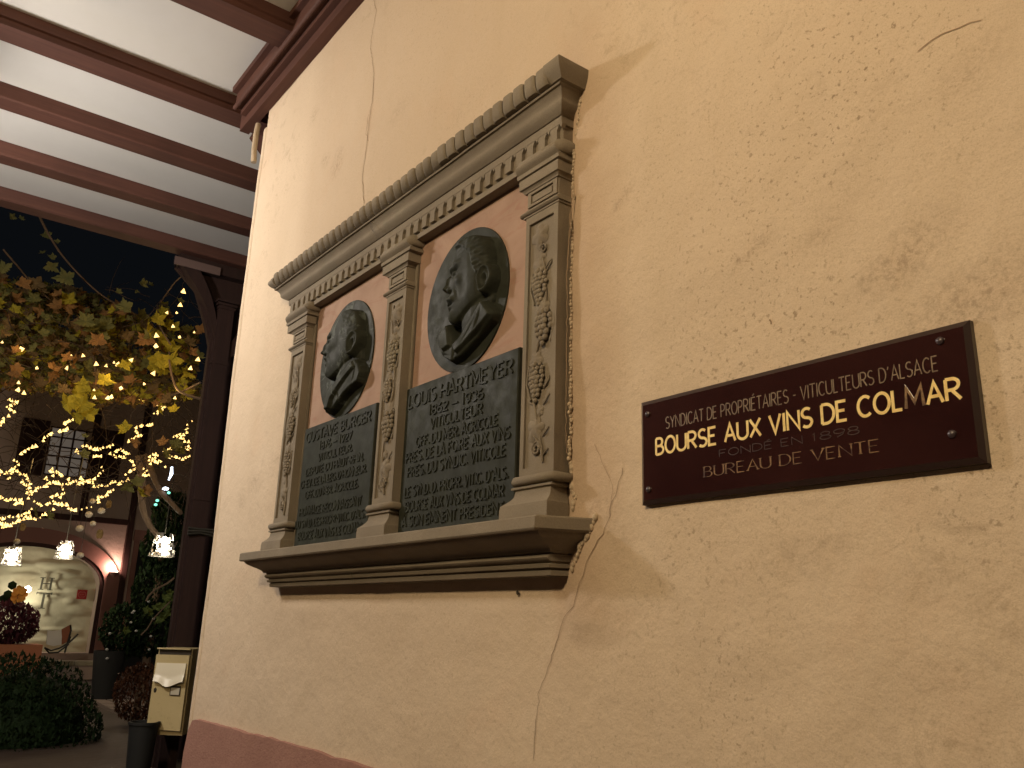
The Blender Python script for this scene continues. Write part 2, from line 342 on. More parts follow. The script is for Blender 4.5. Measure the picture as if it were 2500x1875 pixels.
# plinth
pts = [(-3.700, 0), (-3.690, .6), (-3.676, 1.08), (-3.655, 1.165), (-3.62, 1.205)]
x = -3.58
while x < 3.2:
    pts.append((x, 1.212 + .018 * min(1, (x + 3.6)) + .006 * noise.noise(Vector((x * 9, 0, 2))) + .003 * noise.noise(Vector((x * 40, 3, 0))))); x += .03
pts.append((3.2, 0))
mb = MB(); npt = len(pts)
mb.add([(x, -.016, z) for x, z in pts] + [(x, .02, z + (.004 if z > 0 else 0)) for x, z in pts],
       [tuple(range(npt))] + [(i, i + npt, (i + 1) % npt + npt, (i + 1) % npt) for i in range(npt)])
mb.build('pink_plinth', M['plinth'], pw)
def crack(pts, w, parent, m, y0=-.0015, seed=0, follow=True, wob=.006):
    rnd = random.Random(seed); P = []
    for (x0, z0), (x1, z1) in zip(pts[:-1], pts[1:]):
        L = math.hypot(x1 - x0, z1 - z0); k = max(2, int(L / .012))
        for i in range(k):
            t = i / k; P.append((x0 + (x1 - x0) * t + rnd.uniform(-1, 1) * wob * .5 + wob * noise.noise(Vector((seed, z0 * 20 + t * 9, 0))), z0 + (z1 - z0) * t))
    P.append(pts[-1]); V = []; F = []
    for i, (x, z) in enumerate(P):
        a = P[max(0, i - 1)]; b = P[min(len(P) - 1, i + 1)]; dx, dz = b[0] - a[0], b[1] - a[1]; L = math.hypot(dx, dz) or 1
        ww = w * (.35 + .9 * abs(noise.noise(Vector((x * 15, z * 15, seed))))) * .5 + w * .12
        y = (wall_y(x, z) if follow else 0) + y0
        V += [(x - dz / L * ww, y, z + dx / L * ww), (x + dz / L * ww, y, z - dx / L * ww)]
    for i in range(len(P) - 1): F.append((2 * i, 2 * i + 1, 2 * i + 3, 2 * i + 2))
    mb = MB().add(V, F); return mb.build('crack', m, parent, None, False)
def wp(*pl): return [tuple(at(u * 1.1302, v * 1.1302, 1, 0)[[0, 2]]) for u, v in pl]
crack(wp((808, 0), (815, 25), (808, 60), (803, 100), (812, 160), (808, 210), (800, 260), (795, 300), (790, 345), (783, 380), (788, 440)), .0030, pw, M['crack'], seed=1)
crack(wp((800, 240), (792, 290), (797, 305)), .0022, pw, M['crack'], seed=2)
crack(wp((1345, 1010), (1330, 1070), (1315, 1130), (1290, 1180), (1275, 1215), (1258, 1260), (1245, 1310), (1215, 1340), (1185, 1440), (1165, 1500), (1160, 1560), (1155, 1640)), .0015, pw, M['crack'], seed=3)
crack(wp((1290, 960), (1310, 1010), (1325, 1060), (1318, 1120)), .0009, pw, M['crack'], seed=4)
M['ridge_shadow'] = mat('plaster_ridge_shadow', (.40, .29, .19), .95)
crack(wp((2120, 45), (2095, 50), (2070, 62), (2040, 72), (2010, 90), (1985, 112)), .0026, pw, M['ridge_shadow'], seed=5, wob=.004)  # shadow of a raised plaster edge, painted as a thin darker line
crack(wp((1660, 690), (1665, 700)), .004, pw, M['crack'], seed=6)
crack(wp((1255, 420), (1247, 470), (1243, 530), (1240, 600), (1238, 700), (1236, 820), (1232, 900), (1230, 980)), .004, pw, M['crack'], seed=8, y0=-.012, wob=.004)
# mortar lip along the frame's right end
rnd = random.Random(4); mb = MB()
for pth in (wp((1262, 200), (1250, 330), (1247, 400), (1250, 440)), wp((1243, 480), (1240, 700), (1237, 900), (1232, 1000), (1233, 1060), (1245, 1075), (1238, 1110)), wp((1292, 1118), (1280, 1150), (1262, 1180), (1250, 1210), (1240, 1240))):
    for (x0, z0), (x1, z1) in zip(pth[:-1], pth[1:]):
        k = max(1, int(math.hypot(x1 - x0, z1 - z0) / .009))
        for i in range(k):
            t = i / k; r = rnd.uniform(.003, .006) if z0 > 2 else rnd.uniform(.004, .009)
            mb.ball((x0 + (x1 - x0) * t + rnd.uniform(-.003, .003), wall_y(x0, z0) - .001, z0 + (z1 - z0) * t), (r, r * .9, r * 1.3), 1)
o = mb.build('mortar_joint', M['mortar'], pw, 80); o['kind'] = 'stuff'
# small nail hole and chip below the frame
MB().ball((at(1265, 1447, 1, 0)[0], -.002, at(1265, 1447, 1, 0)[2]), (.0045, .003, .006), 1).build('nail_head', M['dark'], pw)

# ------------------------------------------------------------------ the passage: ceiling
HZ = 4.085
cl = empty('timber_ceiling', (-3.7, -1, HZ)); tag(cl, 'white panelled ceiling of the passage carried on red brown joists', 'ceiling')
joists = [(-5.97, .13), (-5.345, .13), (-4.705, .13), (-4.07, .135), (-3.305, .14)]
xx = -3.305
while xx < 2.6: xx += .74; joists.append((xx, .14))
edges = sorted([(x, x + w) for x, w in joists])
prev = -6.02
for i, (a, b) in enumerate(edges):
    if i < len(edges) - 1:
        MB().box(b + .0, edges[i + 1][0], -3.2, .02 if edges[i + 1][0] > -3.6 else 3.2, HZ + .085, HZ + .12).build('ceiling_panel', M['ceil'], cl)
for i, (x, w) in enumerate(joists):
    y1 = -.105 if x > -3.9 else 3.2
    mb = MB(); r = .008
    if x > -4.2:   # moulded edge
        pr = [(x, HZ), (x + w, HZ), (x + w, HZ + .03), (x + w + .012, HZ + .034), (x + w + .012, HZ + .12), (x, HZ + .12)]
    else:
        pr = [(x + r, HZ), (x + w - r, HZ), (x + w, HZ + r), (x + w, HZ + .12), (x, HZ + .12), (x, HZ + r)]
    mb.prism_xz(pr, -3.2, y1).build('joist', M['joist'], cl)
# wall plate beam with stepped moulding, runs along the top of the wall
for (y0, y1, z0, z1) in ((-.048, .0, 3.985, HZ + .12), (-.075, -.048, 4.035, HZ + .12), (-.105, -.075, 4.060, HZ + .12)):
    MB().box(-3.93 if y0 > -.06 else -3.86, 3.2, y0, y1, z0, z1).build('wall_plate', M['plate'], cl)
MB().tube([(-3.86, -.105, 4.060), (3.2, -.105, 4.060)], .013, 8).build('wall_plate_bead', M['plate'], cl, 50)
MB().box(-3.86, 3.2, -.13, -.105, HZ + .055, HZ + .085).build('wall_plate_cornice', M['plate'], cl)
# diagonal brace end at the wall corner
mb = MB(); mb.bar((-4.05, .10, 4.12), (-4.35, .62, 3.86), .10, .14); mb.build('brace_end', M['plate'], cl)
# hairline joint in a panel
a = at(527, 298, 2, HZ + .083); b = at(484, 352, 2, HZ + .083)
MB().add([a + [0, 0, 0], a + [.008, 0, 0], b + [.008, 0, 0], b], [(0, 1, 2, 3)]).build('panel_joint', M['crack_stone'], cl)
# upper floor slab so nothing leaks in from above
MB().box(-6.05, 3.4, -3.3, 3.3, HZ + .125, HZ + .35).build('floor_above', M['plate'], cl)
# outside post, braces, lintel
ps = empty('timber_post', (-6.0, .6, 0)); tag(ps, 'dark red brown timber post with curved braces at the open end of the passage', 'post')
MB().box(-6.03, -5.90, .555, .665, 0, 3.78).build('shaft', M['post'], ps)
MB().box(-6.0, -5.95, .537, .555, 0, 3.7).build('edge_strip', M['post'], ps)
mb = MB()
for z, o_ in ((3.745, .006), (3.77, .014), (3.795, .02), (3.33, .006), (2.36, .004)): mb.box(-6.03 - o_, -5.90 + o_, .555 - o_, .665 + o_, z, z + .016)
mb.build('capital', M['post'], ps)
def arc_brace(y0, z0, y1, z1, sag, w, th, name):
    mb = MB(); n = 10; pts = []
    for i in range(n + 1):
        t = i / n; y = y0 + (y1 - y0) * t; z = z0 + (z1 - z0) * t; off = sag * math.sin(PI * t)
        ny, nz = -(z1 - z0), (y1 - y0); L = math.hypot(ny, nz); pts.append((y + ny / L * off, z + nz / L * off))
    top = [(y + (0 if y1 < y0 else 0), z + th) for y, z in pts]
    mb.prism_yz(pts + top[::-1], -5.96 - w / 2, -5.96 + w / 2).build(name, M['post'], ps)
arc_brace(.57, 3.45, .26, 4.0, -.05, .09, .14, 'brace')
arc_brace(.66, 3.35, 1.25, 4.0, .06, .09, .14, 'brace')
MB().prism_yz([(.555, 3.45), (.50, 3.62), (.40, 3.86), (.24, 4.0), (.24, HZ - .002), (1.6, HZ - .002), (1.6, 3.5), (.665, 3.45)], -6.03, -5.99).build('spandrel_board', M['post'], ps)
MB().box(-6.02, -5.91, .24, 3.2, 4.0, HZ - .002).build('lintel', M['post'], ps)
a = at(430, 610, 0, -5.90); b = at(540, 645, 0, -5.90)
MB().box(-5.905, -5.893, a[1], b[1], 3.985, 4.045).build('nailed_board', M['ceil'] if 0 else mat('pale_board', (.11, .07, .062), .8), ps)
for dz, r in ((0, .011), (.022, .009), (-.02, .008)):
    MB().tube([(-5.885, .54, 2.145 + dz), (-5.885, .62, 2.152 + dz * .6), (-5.885, .72, 2.146 + dz), (-5.87, 1.0, 2.125 + dz)], r, 6).build('cable', M['wire'], ps, 50)
db = empty('boarded_door', (-6.2, 1.4, 0)); tag(db, 'dark boarded door panel in shade between the post and the wall corner', 'door')
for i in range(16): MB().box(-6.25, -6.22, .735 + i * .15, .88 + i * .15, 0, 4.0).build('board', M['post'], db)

# ------------------------------------------------------------------ stone memorial
SM = empty('stone_memorial', (-2.17, 0, 1.7)); tag(SM, 'carved grey sandstone wall memorial with two bronze portraits on pink marble', 'memorial')
ST = M['stone']
def mould(name, lv, xl, xr, parent=SM, m=ST, sm=28, nx=1, wob=0, ch=0):
    """lv: (z, depth, overhang_left, overhang_right), bottom to top; loft of three-sided section"""
    mb = MB(); n = len(lv); cols = []
    xs_f = [i / nx for i in range(nx + 1)]
    for (z, d, ol, orr) in lv:
        a, b = xl - ol, xr + orr; bw = b; b = b - ch * d
        row = [(a, .004, z), (a, -d, z)] + [(a + (b - a) * t, -d + (wob * noise.noise(Vector((a + (b - a) * t, z * 2, 0)) * 9) if wob else 0), z) for t in xs_f[1:-1]] + [(b, -d, z), (bw, .004, z)]
        cols.append(row)
    k = len(cols[0]); V = [p for r in cols for p in r]
    F = [(i * k + j, i * k + j + 1, (i + 1) * k + j + 1, (i + 1) * k + j) for i in range(n - 1) for j in range(k - 1)]
    F += [tuple(range(k - 1, -1, -1)), tuple((n - 1) * k + j for j in range(k))]
    return mb.add(V, F).build(name, m, parent, sm)
def curve(z0, d0, z1, d1, kind, n=6, ol0=0, ol1=0, or0=0, or1=0):
    out = []
    for i in range(n + 1):
        t = i / n
        if kind == 'cav': s = 1 - math.cos(t * PI / 2)          # slow then fast
        elif kind == 'ovo': s = math.sin(t * PI / 2)
        elif kind == 'tor': s = t
        elif kind == 'cyma': s = (1 - math.cos(t * PI)) / 2
        d = d0 + (d1 - d0) * s
        if kind == 'tor': d = d0 + (d1 - d0) * t + .5 * (z1 - z0) * math.sin(t * PI)
        out.append((z0 + (z1 - z0) * t, d, ol0 + (ol1 - ol0) * s, or0 + (or1 - or0) * s))
    return out
XL, XR = -2.94, -1.394
# lintel and frieze ground
mould('lintel', [(2.708, .030, .07, -.002), (2.708, .037, .08, .002), (2.718, .037, .08, .002), (2.720, .0335, .08, .002), (2.727, .0335, .08, .002), (2.729, .027, .08, .0), (2.775, .027, .08, .0)], XL, XR, nx=30, wob=.0006)
mould('fascia', [(2.7765, .0375, .085, .005), (2.790, .0385, .086, .005), (2.7965, .0385, .086, .005)], XL, XR, nx=30, wob=.0008)
lv = curve(2.797, .042, 2.822, .060, 'ovo', 7, .09, .125, .008, .03) + curve(2.823, .060, 2.846, .074, 'cav', 6, .125, .14, .03, .044) + [(2.8465, .079, .145, .045), (2.8505, .081, .146, .048)]
mould('cornice_moulding', lv, XL, XR, sm=40, nx=40, wob=.0012)
mould('cornice_core', [(2.851, .074, .13, .045), (2.860, .083, .15, .06), (2.894, .094, .16, .066)], XL, XR)
crack([(-2.30, 2.851), (-2.298, 2.835), (-2.286, 2.815), (-2.270, 2.800)], .004, SM, M['crack_stone'], y0=-.0755, seed=11, follow=False, wob=.002)
# gadroons
gx0, gx1, ng = -3.055, -1.375, 38
pitch = (gx1 - gx0) / ng
gp = [(.074, 2.852), (.088, 2.856), (.099, 2.865), (.1055, 2.876), (.1065, 2.886), (.1035, 2.8945), (.096, 2.897)]
gp2 = [(.074, 2.852), (.093, 2.8545), (.0995, 2.862), (.103, 2.874), (.1055, 2.888), (.1055, 2.8955), (.1035, 2.8975)]
def gadroon(w, lean, bulge):
    mb = MB(); nu = 8; V = []; F = []
    for i, (d, z) in enumerate(gp if bulge else gp2):
        for j in range(nu + 1):
            t = j / nu; e = 1 - (abs(2 * t - 1)) ** 6
            dd = .070 + (d - .070) * (.86 + .14 * e) if bulge else d - .004 * (1 - e)
            V.append((w * t + lean * (z - 2.852) + (.008 * math.sin((z - 2.85) / .045 * PI) if bulge else 0), -dd, z - (.003 * (1 - e) if i > 4 else 0)))
    k = nu + 1
    for j in (0, nu):
        pass
    F = [(i * k + j, i * k + j + 1, (i + 1) * k + j + 1, (i + 1) * k + j) for i in range(len(gp) - 1) for j in range(nu)]
    # side walls and top back to the wall
    nV = len(V)
    for i in range(len(gp)):
        for j in (0, nu): x, y, z = V[i * k + j]; V.append((x, -.062, z))
    for i in range(len(gp) - 1):
        a = nV + 2 * i; F.append((i * k, (i + 1) * k, a + 2, a)); F.append((i * k + nu, a + 1, a + 3, (i + 1) * k + nu))
    top = (len(gp) - 1) * k; b = nV + 2 * (len(gp) - 1); V += [(V[b][0], .002, V[b][2] + .001), (V[b + 1][0], .002, V[b + 1][2] + .001)]
    F.append((b, *[top + j for j in range(k)], b + 1)); F.append((b, b + 1, len(V) - 1, len(V) - 2))
    return mb.add(V, F).mesh('gadroon', 40)
variants = [gadroon(pitch * .90, .30, True), gadroon(pitch * .92, .12, False), gadroon(pitch * .88, .25, True)]
for i in range(ng):
    me = variants[1] if i > 26 else variants[0] if i % 5 else variants[2]
    o = link('gadroon', me, ST, SM); o.location.x += gx0 + i * pitch + random.uniform(-.0015, .0015); o.location.y += random.uniform(-.0015, .001); o.location.z += random.uniform(-.0008, .0008)
endl = [(2.852, .074, 0, 0)] + curve(2.853, .085, 2.894, .107, 'ovo', 5, 0, .006, 0, .014) + [(2.898, .106, .006, .014)]
mould('corner_block', endl, -1.374, -1.336, sm=40)
mould('corner_block', curve(2.852, .08, 2.874, .102, 'ovo', 5, 0, .02) + curve(2.875, .102, 2.897, .088, 'cav', 5, .02, .010), -3.085, -3.058, sm=50)
# dentils
dm = MB(); w = .0245
dm.prism_xz([(0, 2.7355), (w, 2.7355), (w, 2.7635), (w + .0015, 2.7655), (w + .007, 2.7755), (-.0015, 2.7755), (-.0015, 2.7655), (0, 2.7635)], -.0372, -.024)
dm.prism_xz([(w + .0085, 2.7765), (w + .0145, 2.7655), (w + .0205, 2.7765)], -.0370, -.024)
dmesh = dm.mesh('dentil')
i = 0; x = -3.005
while x < -1.42:
    o = link('dentil', dmesh, ST, SM); o.location.x += x + random.uniform(-.001, .001); x += .0463
# marble panels with raised stone fillet
for a, b in ((-2.815, -2.21), (-2.095, -1.515)):
    MB().box(a, b, -.006, .003, 1.82, 2.712).build('marble_panel', M['marble'], SM)
    MB().box(a, a + .012, -.012, -.006, 1.82, 2.709).build('panel_fillet', ST, SM)
    MB().box(a + .0125, a + .0165, -.0085, -.006, 1.82, 2.709).build('panel_groove', M['crack_stone'], SM)
# pilasters
def leaf_mesh(s, lobes=5, dome=.25):
    """a vine leaf: lobed outline, domed, lies in xz with relief towards -y"""
    V = [(0, -dome * s, 0)]; n = 20
    for i in range(n):
        a = 2 * PI * i / n; r = s * (.62 + .38 * abs(math.cos(a * lobes / 2)) ** .8) * (1 - .18 * math.cos(a - PI / 2))
        V.append((r * math.cos(a) * .55, -dome * s * .75, r * math.sin(a) * .55))
    for i in range(n):
        a = 2 * PI * i / n; x, y, z = V[1 + i]; V.append((x * 1.75, 0, z * 1.75))
    F = [(0, 1 + i, 1 + (i + 1) % n) for i in range(n)] + [(1 + i, 1 + n + i, 1 + n + (i + 1) % n, 1 + (i + 1) % n) for i in range(n)]
    return V, F
def grapes(cx, z1, z0, w, y, seed):
    rnd = random.Random(seed); mb = MB(); H = z1 - z0; r = w * .115
    rows = max(4, int(H / (r * 1.45)))
    for k in range(rows):
        t = (k + .5) / rows; ww = w * (.62 + .38 * math.sin(min(1, t * 1.8) * PI / 2)) * (1 if t < .45 else max(.12, 1 - (t - .45) / .62))
        m_ = max(1, round(ww / (r * 1.8)))
        for j in range(m_):
            u = ((j + .5) / m_ - .5 + rnd.uniform(-.04, .04) + (.12 / m_ if k % 2 else -.12 / m_)); x = cx + u * ww
            rr = r * rnd.uniform(.9, 1.18); mb.ball((x, y - (.006 * math.cos(u * PI)) * min(1, ww / w + .2), z1 - t * H + rnd.uniform(-.15, .15) * r), (rr, rr * .72, rr), 2)
    return mb
def spiral(cx, cz, r, y, turns=1.4, flip=1, tail=None):
    P = []
    n = int(16 * turns)
    for i in range(n + 1):
        t = i / n; a = t * turns * 2 * PI; rr = r * (1 - .72 * t); P.append((cx + flip * rr * math.cos(a), y, cz + rr * math.sin(a)))
    if tail: P = [tail] + P
    return P
def pilaster(x0, x1, clusters, seed, ol, orr, right=False):
    rnd = random.Random(seed)
    p = empty('pilaster'); p.parent = SM; p.location = Vector(((x0 + x1) / 2, 0, 1.8)) - SM.location
    # shaft with sunk field
    fx0, fx1 = x0 + .013, x1 - .016
    MB().box(x0, x1, -.033, .004, 1.925, 2.566).build('shaft', ST, p)
    for a, b, c, d in ((x0, fx0, 1.925, 2.566), (fx1, x1, 1.925, 2.566), (fx0, fx1, 2.545, 2.566), (fx0, fx1, 1.925, 1.942)):
        MB().box(a, b, -.0395, -.033, c, d).build('border', ST, p)
    # base: torus, fillet, flared block
    mould('base', [(1.819, .058, .046, .002), (1.850, .058, .046, .002), (1.860, .057, .044, .001)] + curve(1.861, .056, 1.884, .043, 'ovo', 7, .042, .010, 0, -.004) + [(1.8935, .0415, .008, -.005), (1.8955, .047, .018, .004), (1.900, .047, .018, .004), (1.902, .043, .012, .0)] + curve(1.903, .045, 1.924, .041, 'tor', 8, .013, .006, .002, 0), x0, x1, p, sm=35)
    # the torus needs its overhang to follow the bulge: separate roll
    mb = MB(); zc = 1.9135; r = .0105
    mb.tube([(x0 - .010, -.002, zc), (x0 - .010, -.043, zc), (x0 - .004, -.0455, zc), (x1 + (.006 if right else .009), -.0455, zc), (x1 + (.008 if right else .011), -.043, zc), (x1 + (.008 if right else .011), -.002, zc)], r, 10); mb.build('torus', ST, p, 60)
    # capital
    a, b = ol, orr
    cap = [(2.566, .037, .004, .001), (2.567, .041, .010, .003), (2.571, .041, .010, .003), (2.5725, .038, .006, .002)]
    cap += curve(2.573, .043, 2.586, .0385, 'tor', 6, .020, .008, .006, .002) + [(2.590, .0375, .004, 0), (2.592, .035, 0, -.003), (2.634, .035, 0, -.003), (2.635, .041, .006, 0)]
    cap += curve(2.636, .041, 2.645, .048, 'cav', 4, .010, a * .6, 0, b * .5) + [(2.6455, .050, a * .65, b * .6), (2.672, .050, a * .68, b * .6), (2.6735, .046, a * .6, b * .5), (2.676, .053, a * .8, b), (2.686, .054, a * .85, b), (2.688, .047, a * .8, b * .7)]
    cap += curve(2.689, .046, 2.7285, .036, 'tor', 9, a, a * .5, b * .8, b * .2) + [(2.734, .030, a * .5, 0)]
    mould('capital', cap, x0, x1, p, sm=30)
    mb = MB(); zc = 2.7095
    mb.tube([(x0 - a * .75, -.002, zc), (x0 - a * .75, -.040, zc), (x0 - a * .5, -.043, zc), (x1 + b * .6, -.043, zc), (x1 + b * .75, -.040, zc), (x1 + b * .75, -.002, zc)], .0175, 12); mb.build('torus', ST, p, 60)
    # sunk panel in the capital block
    mb = MB(); 
    for aa, bb, c, d in ((x0 + .004, x1 - .006, 2.626, 2.633), (x0 + .004, x1 - .006, 2.593, 2.600), (x0 + .004, x0 + .016, 2.600, 2.626), (x1 - .020, x1 - .006, 2.600, 2.626)): mb.box(aa, bb, -.040, -.034, c, d)
    mb.prism_xz([(x0 + .022, 2.604), (x1 - .026, 2.604), (x1 - .026, 2.620), (x0 + .022, 2.620)], -.0385, -.034)
    mb.build('sunk_panel', ST, p)
    # vine carving
    yb = -.033; xc = (fx0 + fx1) / 2; W = fx1 - fx0
    st = [(xc + W * .22 * math.sin(z * 15 + seed), yb - .003, z) for z in np.linspace(1.95, 2.53, 60)]
    MB().tube(st, [.0028 + .0012 * math.sin(i * .7) for i in range(60)], 6).build('vine_stem', ST, p, 60)
    for k, (z1, z0, cx, w) in enumerate(clusters):
        grapes(cx, z1, z0, w, yb - .004, seed * 10 + k).build('grape_cluster', ST, p, 60)
        lf = MB()
        V, F = leaf_mesh(w * .46, 5, .22); ca, sa = math.cos(seed + k), math.sin(seed + k)
        lf.add([(cx - w * .12 + (x_ * ca - z_ * sa), yb + y_ - .001, z1 + .012 + (x_ * sa + z_ * ca)) for x_, y_, z_ in V], F); lf.build('vine_leaf', ST, p, 50)
        s = 1 if (k + seed) % 2 else -1
        MB().tube(spiral(xc + s * W * .30, (z0 + z1) / 2 + rnd.uniform(.02, .05), .011, yb - .003, 1.5, s, (xc, yb - .002, z1)), .0022, 5).build('tendril', ST, p, 60)
        MB().tube([(cx + s * w * .55, yb - .003, z1), (cx + s * w * .60, yb - .005, (z0 + z1) / 2), (cx + s * w * .35, yb - .004, z0 + .008)], .003, 6).build('tendril', ST, p, 60)
    # flower at top and scroll at foot
    for (zz, sz, rot) in ((2.503, .036, .4), (2.030, .034, 1.2), (2.452, .018, 2), (2.068, .016, .3)):
        V, F = leaf_mesh(sz, 5, .24); ca, sa = math.cos(rot + seed), math.sin(rot + seed); ox = rnd.uniform(-.006, .006)
        MB().add([(xc + ox + (x_ * ca - z_ * sa), yb + y_ - .001, zz + (x_ * sa + z_ * ca)) for x_, y_, z_ in V], F).build('vine_leaf', ST, p, 50)
    MB().tube(spiral(xc - .002, 1.983, .017, yb - .004, 1.7, 1, (xc - .018, yb - .003, 2.02)), .0035, 6).build('tendril', ST, p, 60)
    MB().tube(spiral(xc + .006, 2.466, .013, yb - .003, 1.3, -1, (xc, yb - .002, 2.49)), .003, 6).build('tendril', ST, p, 60)
    for k in range(9):
        sx = rnd.choice((-1, 1)); zz = rnd.uniform(1.96, 2.53)
        MB().tube([(xc + sx * W * .18, yb - .002, zz), (xc + sx * W * .33, yb - .005, zz + .008), (xc + sx * W * .40, yb - .002, zz + rnd.uniform(.012, .022))], .0022, 5).build('tendril', ST, p, 60)
    return p
pilaster(-2.94, -2.815, [(2.397, 2.343, -2.885, .050), (2.309, 2.215, -2.878, .062), (2.176, 2.087, -2.877, .055)], 3, .055, .02)
pilaster(-2.21, -2.095, [(2.409, 2.316, -2.151, .066), (2.292, 2.223, -2.168, .050), (2.192, 2.102, -2.150, .070)], 5, .040, .03)
pilaster(-1.515, -1.394, [(2.415, 2.322, -1.458, .056), (2.309, 2.219, -1.441, .068), (2.184, 2.090, -1.462, .058)], 4, .03, .014, True)
# sill
sl = [(1.706, .038, .015, .012), (1.716, .040, .018, .014), (1.717, .037, .014, .010), (1.7205, .037, .014, .010), (1.7215, .046, .022, .020), (1.728, .048, .024, .022), (1.729, .042, .02, .02), (1.7335, .042, .02, .02)]
sl += curve(1.7345, .048, 1.748, .050, 'tor', 4, .028, .03, .026, .03) + [(1.7495, .046, .03, .026), (1.7525, .050, .035, .036)]
sl += curve(1.7535, .056, 1.790, .108, 'cyma', 10, .045, .095, .038, .082) + [(1.7905, .120, .105, .090), (1.794, .1225, .107, .094), (1.8165, .122, .107, .095), (1.820, .116, .103, .092)]
mould('sill', sl, XL + .04, XR, sm=32, nx=60, wob=.0016, ch=.42)
crack([(-2.285, 1.752), (-2.28, 1.735), (-2.27, 1.72), (-2.268, 1.707)], .003, SM, M['crack_stone'], y0=-.052, seed=13, follow=False, wob=.001)
# ------------------------------------------------------------------ lettering
def arc(cx, cz, rx, rz, a0, a1, n=10):
    return [(cx + rx * math.cos(math.radians(a0 + (a1 - a0) * i / n)), cz + rz * math.sin(math.radians(a0 + (a1 - a0) * i / n))) for i in range(n + 1)]
def glyph(c, W):
    """strokes in a cell of width W and height 1"""
    w = W; h = w / 2
    G = {
        'A': [[(0, 0), (h, 1), (w, 0)], [(w * .18, .34), (w * .82, .34)]],
        'B': [[(0, 0), (0, 1)], [(0, 1), (w * .45, 1)] + arc(w * .45, .76, w * .42, .24, 90, -90)[1:] + [(0, .52)], [(w * .45, .52)] + arc(w * .5, .26, w * .5, .26, 90, -90) + [(0, 0)]],
        'C': [arc(w * .55, .5, w * .55, .5, 48, 312, 16)],
        'D': [[(0, 0), (0, 1)], [(0, 1), (w * .35, 1)] + arc(w * .35, .5, w * .65, .5, 90, -90, 14)[1:] + [(0, 0)]],
        'E': [[(w * .9, 1), (0, 1), (0, 0), (w * .9, 0)], [(0, .52), (w * .75, .52)]],
        'F': [[(w * .9, 1), (0, 1), (0, 0)], [(0, .52), (w * .75, .52)]],
        'G': [arc(w * .55, .5, w * .55, .5, 48, 330, 16) + [(w * .98, .42), (w * .6, .42)]],
        'H': [[(0, 0), (0, 1)], [(w, 0), (w, 1)], [(0, .5), (w, .5)]],
        'I': [[(h, 0), (h, 1)]],
        'J': [[(w * .7, 1), (w * .7, .25)] + arc(w * .35, .25, w * .35, .25, 0, -170, 8)[1:]],
        'L': [[(0, 1), (0, 0), (w * .95, 0)]],
        'M': [[(0, 0), (w * .08, 1), (h, .25), (w * .92, 1), (w, 0)]],
        'N': [[(0, 0), (0, 1), (w, 0), (w, 1)]],
        'O': [arc(h, .5, h, .5, 0, 360, 22)],
        'P': [[(0, 0), (0, 1)], [(0, 1), (w * .45, 1)] + arc(w * .45, .73, w * .5, .27, 90, -90)[1:] + [(0, .46)]],
        'R': [[(0, 0), (0, 1)], [(0, 1), (w * .45, 1)] + arc(w * .45, .74, w * .48, .26, 90, -90)[1:] + [(0, .48)], [(w * .4, .48), (w, 0)]],
        'S': [arc(h, .75, w * .46, .25, 40, 270, 10) + arc(h, .25, w * .5, .25, 90, -140, 10)[1:]],
        'T': [[(0, 1), (w, 1)], [(h, 1), (h, 0)]],
        'U': [[(0, 1), (0, .3)] + arc(h, .3, h, .3, 180, 360, 12)[1:] + [(w, 1)]],
        'V': [[(0, 1), (h, 0), (w, 1)]],
        'X': [[(0, 0), (w, 1)], [(0, 1), (w, 0)]],
        'Y': [[(0, 1), (h, .5), (w, 1)], [(h, .5), (h, 0)]],
        '-': [[(w * .1, .45), (w * .9, .45)]], '_': [[(0, .45), (w, .45)]],
        '.': [[(0, .04), (.02, .04)]], "'": [[(w * .6, 1), (w * .2, .78)]],
        '1': [[(w * .25, .8), (w * .55, 1), (w * .55, 0)]],
        '2': [arc(h, .73, w * .48, .27, 165, -30, 10) + [(0, 0), (w, 0)]],
        '3': [arc(h * .9, .75, w * .46, .25, 150, -80, 10), arc(h * .9, .27, w * .52, .27, 80, -150, 10)],
        '6': [arc(h, .28, h, .28, 0, 360, 14), [(w * .02, .34), (w * .18, .75), (w * .75, 1)]],
        '7': [[(0, 1), (w, 1), (w * .35, 0)]],
        '8': [arc(h, .76, w * .42, .24, 0, 360, 14), arc(h, .26, h, .27, 0, 360, 14)],
        '9': [arc(h, .72, h, .28, 0, 360, 14), [(w * .98, .66), (w * .8, .25), (w * .3, 0)]],
    }
    return G[c]
NARROW = {'I': .12, '.': .10, "'": .30, '-': .55, '_': 1.3, '1': .55, 'J': .75, 'L': .66, 'E': .82, 'F': .8, 'S': .86, 'T': .92, 'M': 1.25, 'O': 1.12, 'G': 1.05, 'C': 1.0, 'N': 1.02, 'A': 1.05, 'V': 1.02, ' ': .62, 'P': .85, 'B': .88, 'R': .92, 'É': .82}
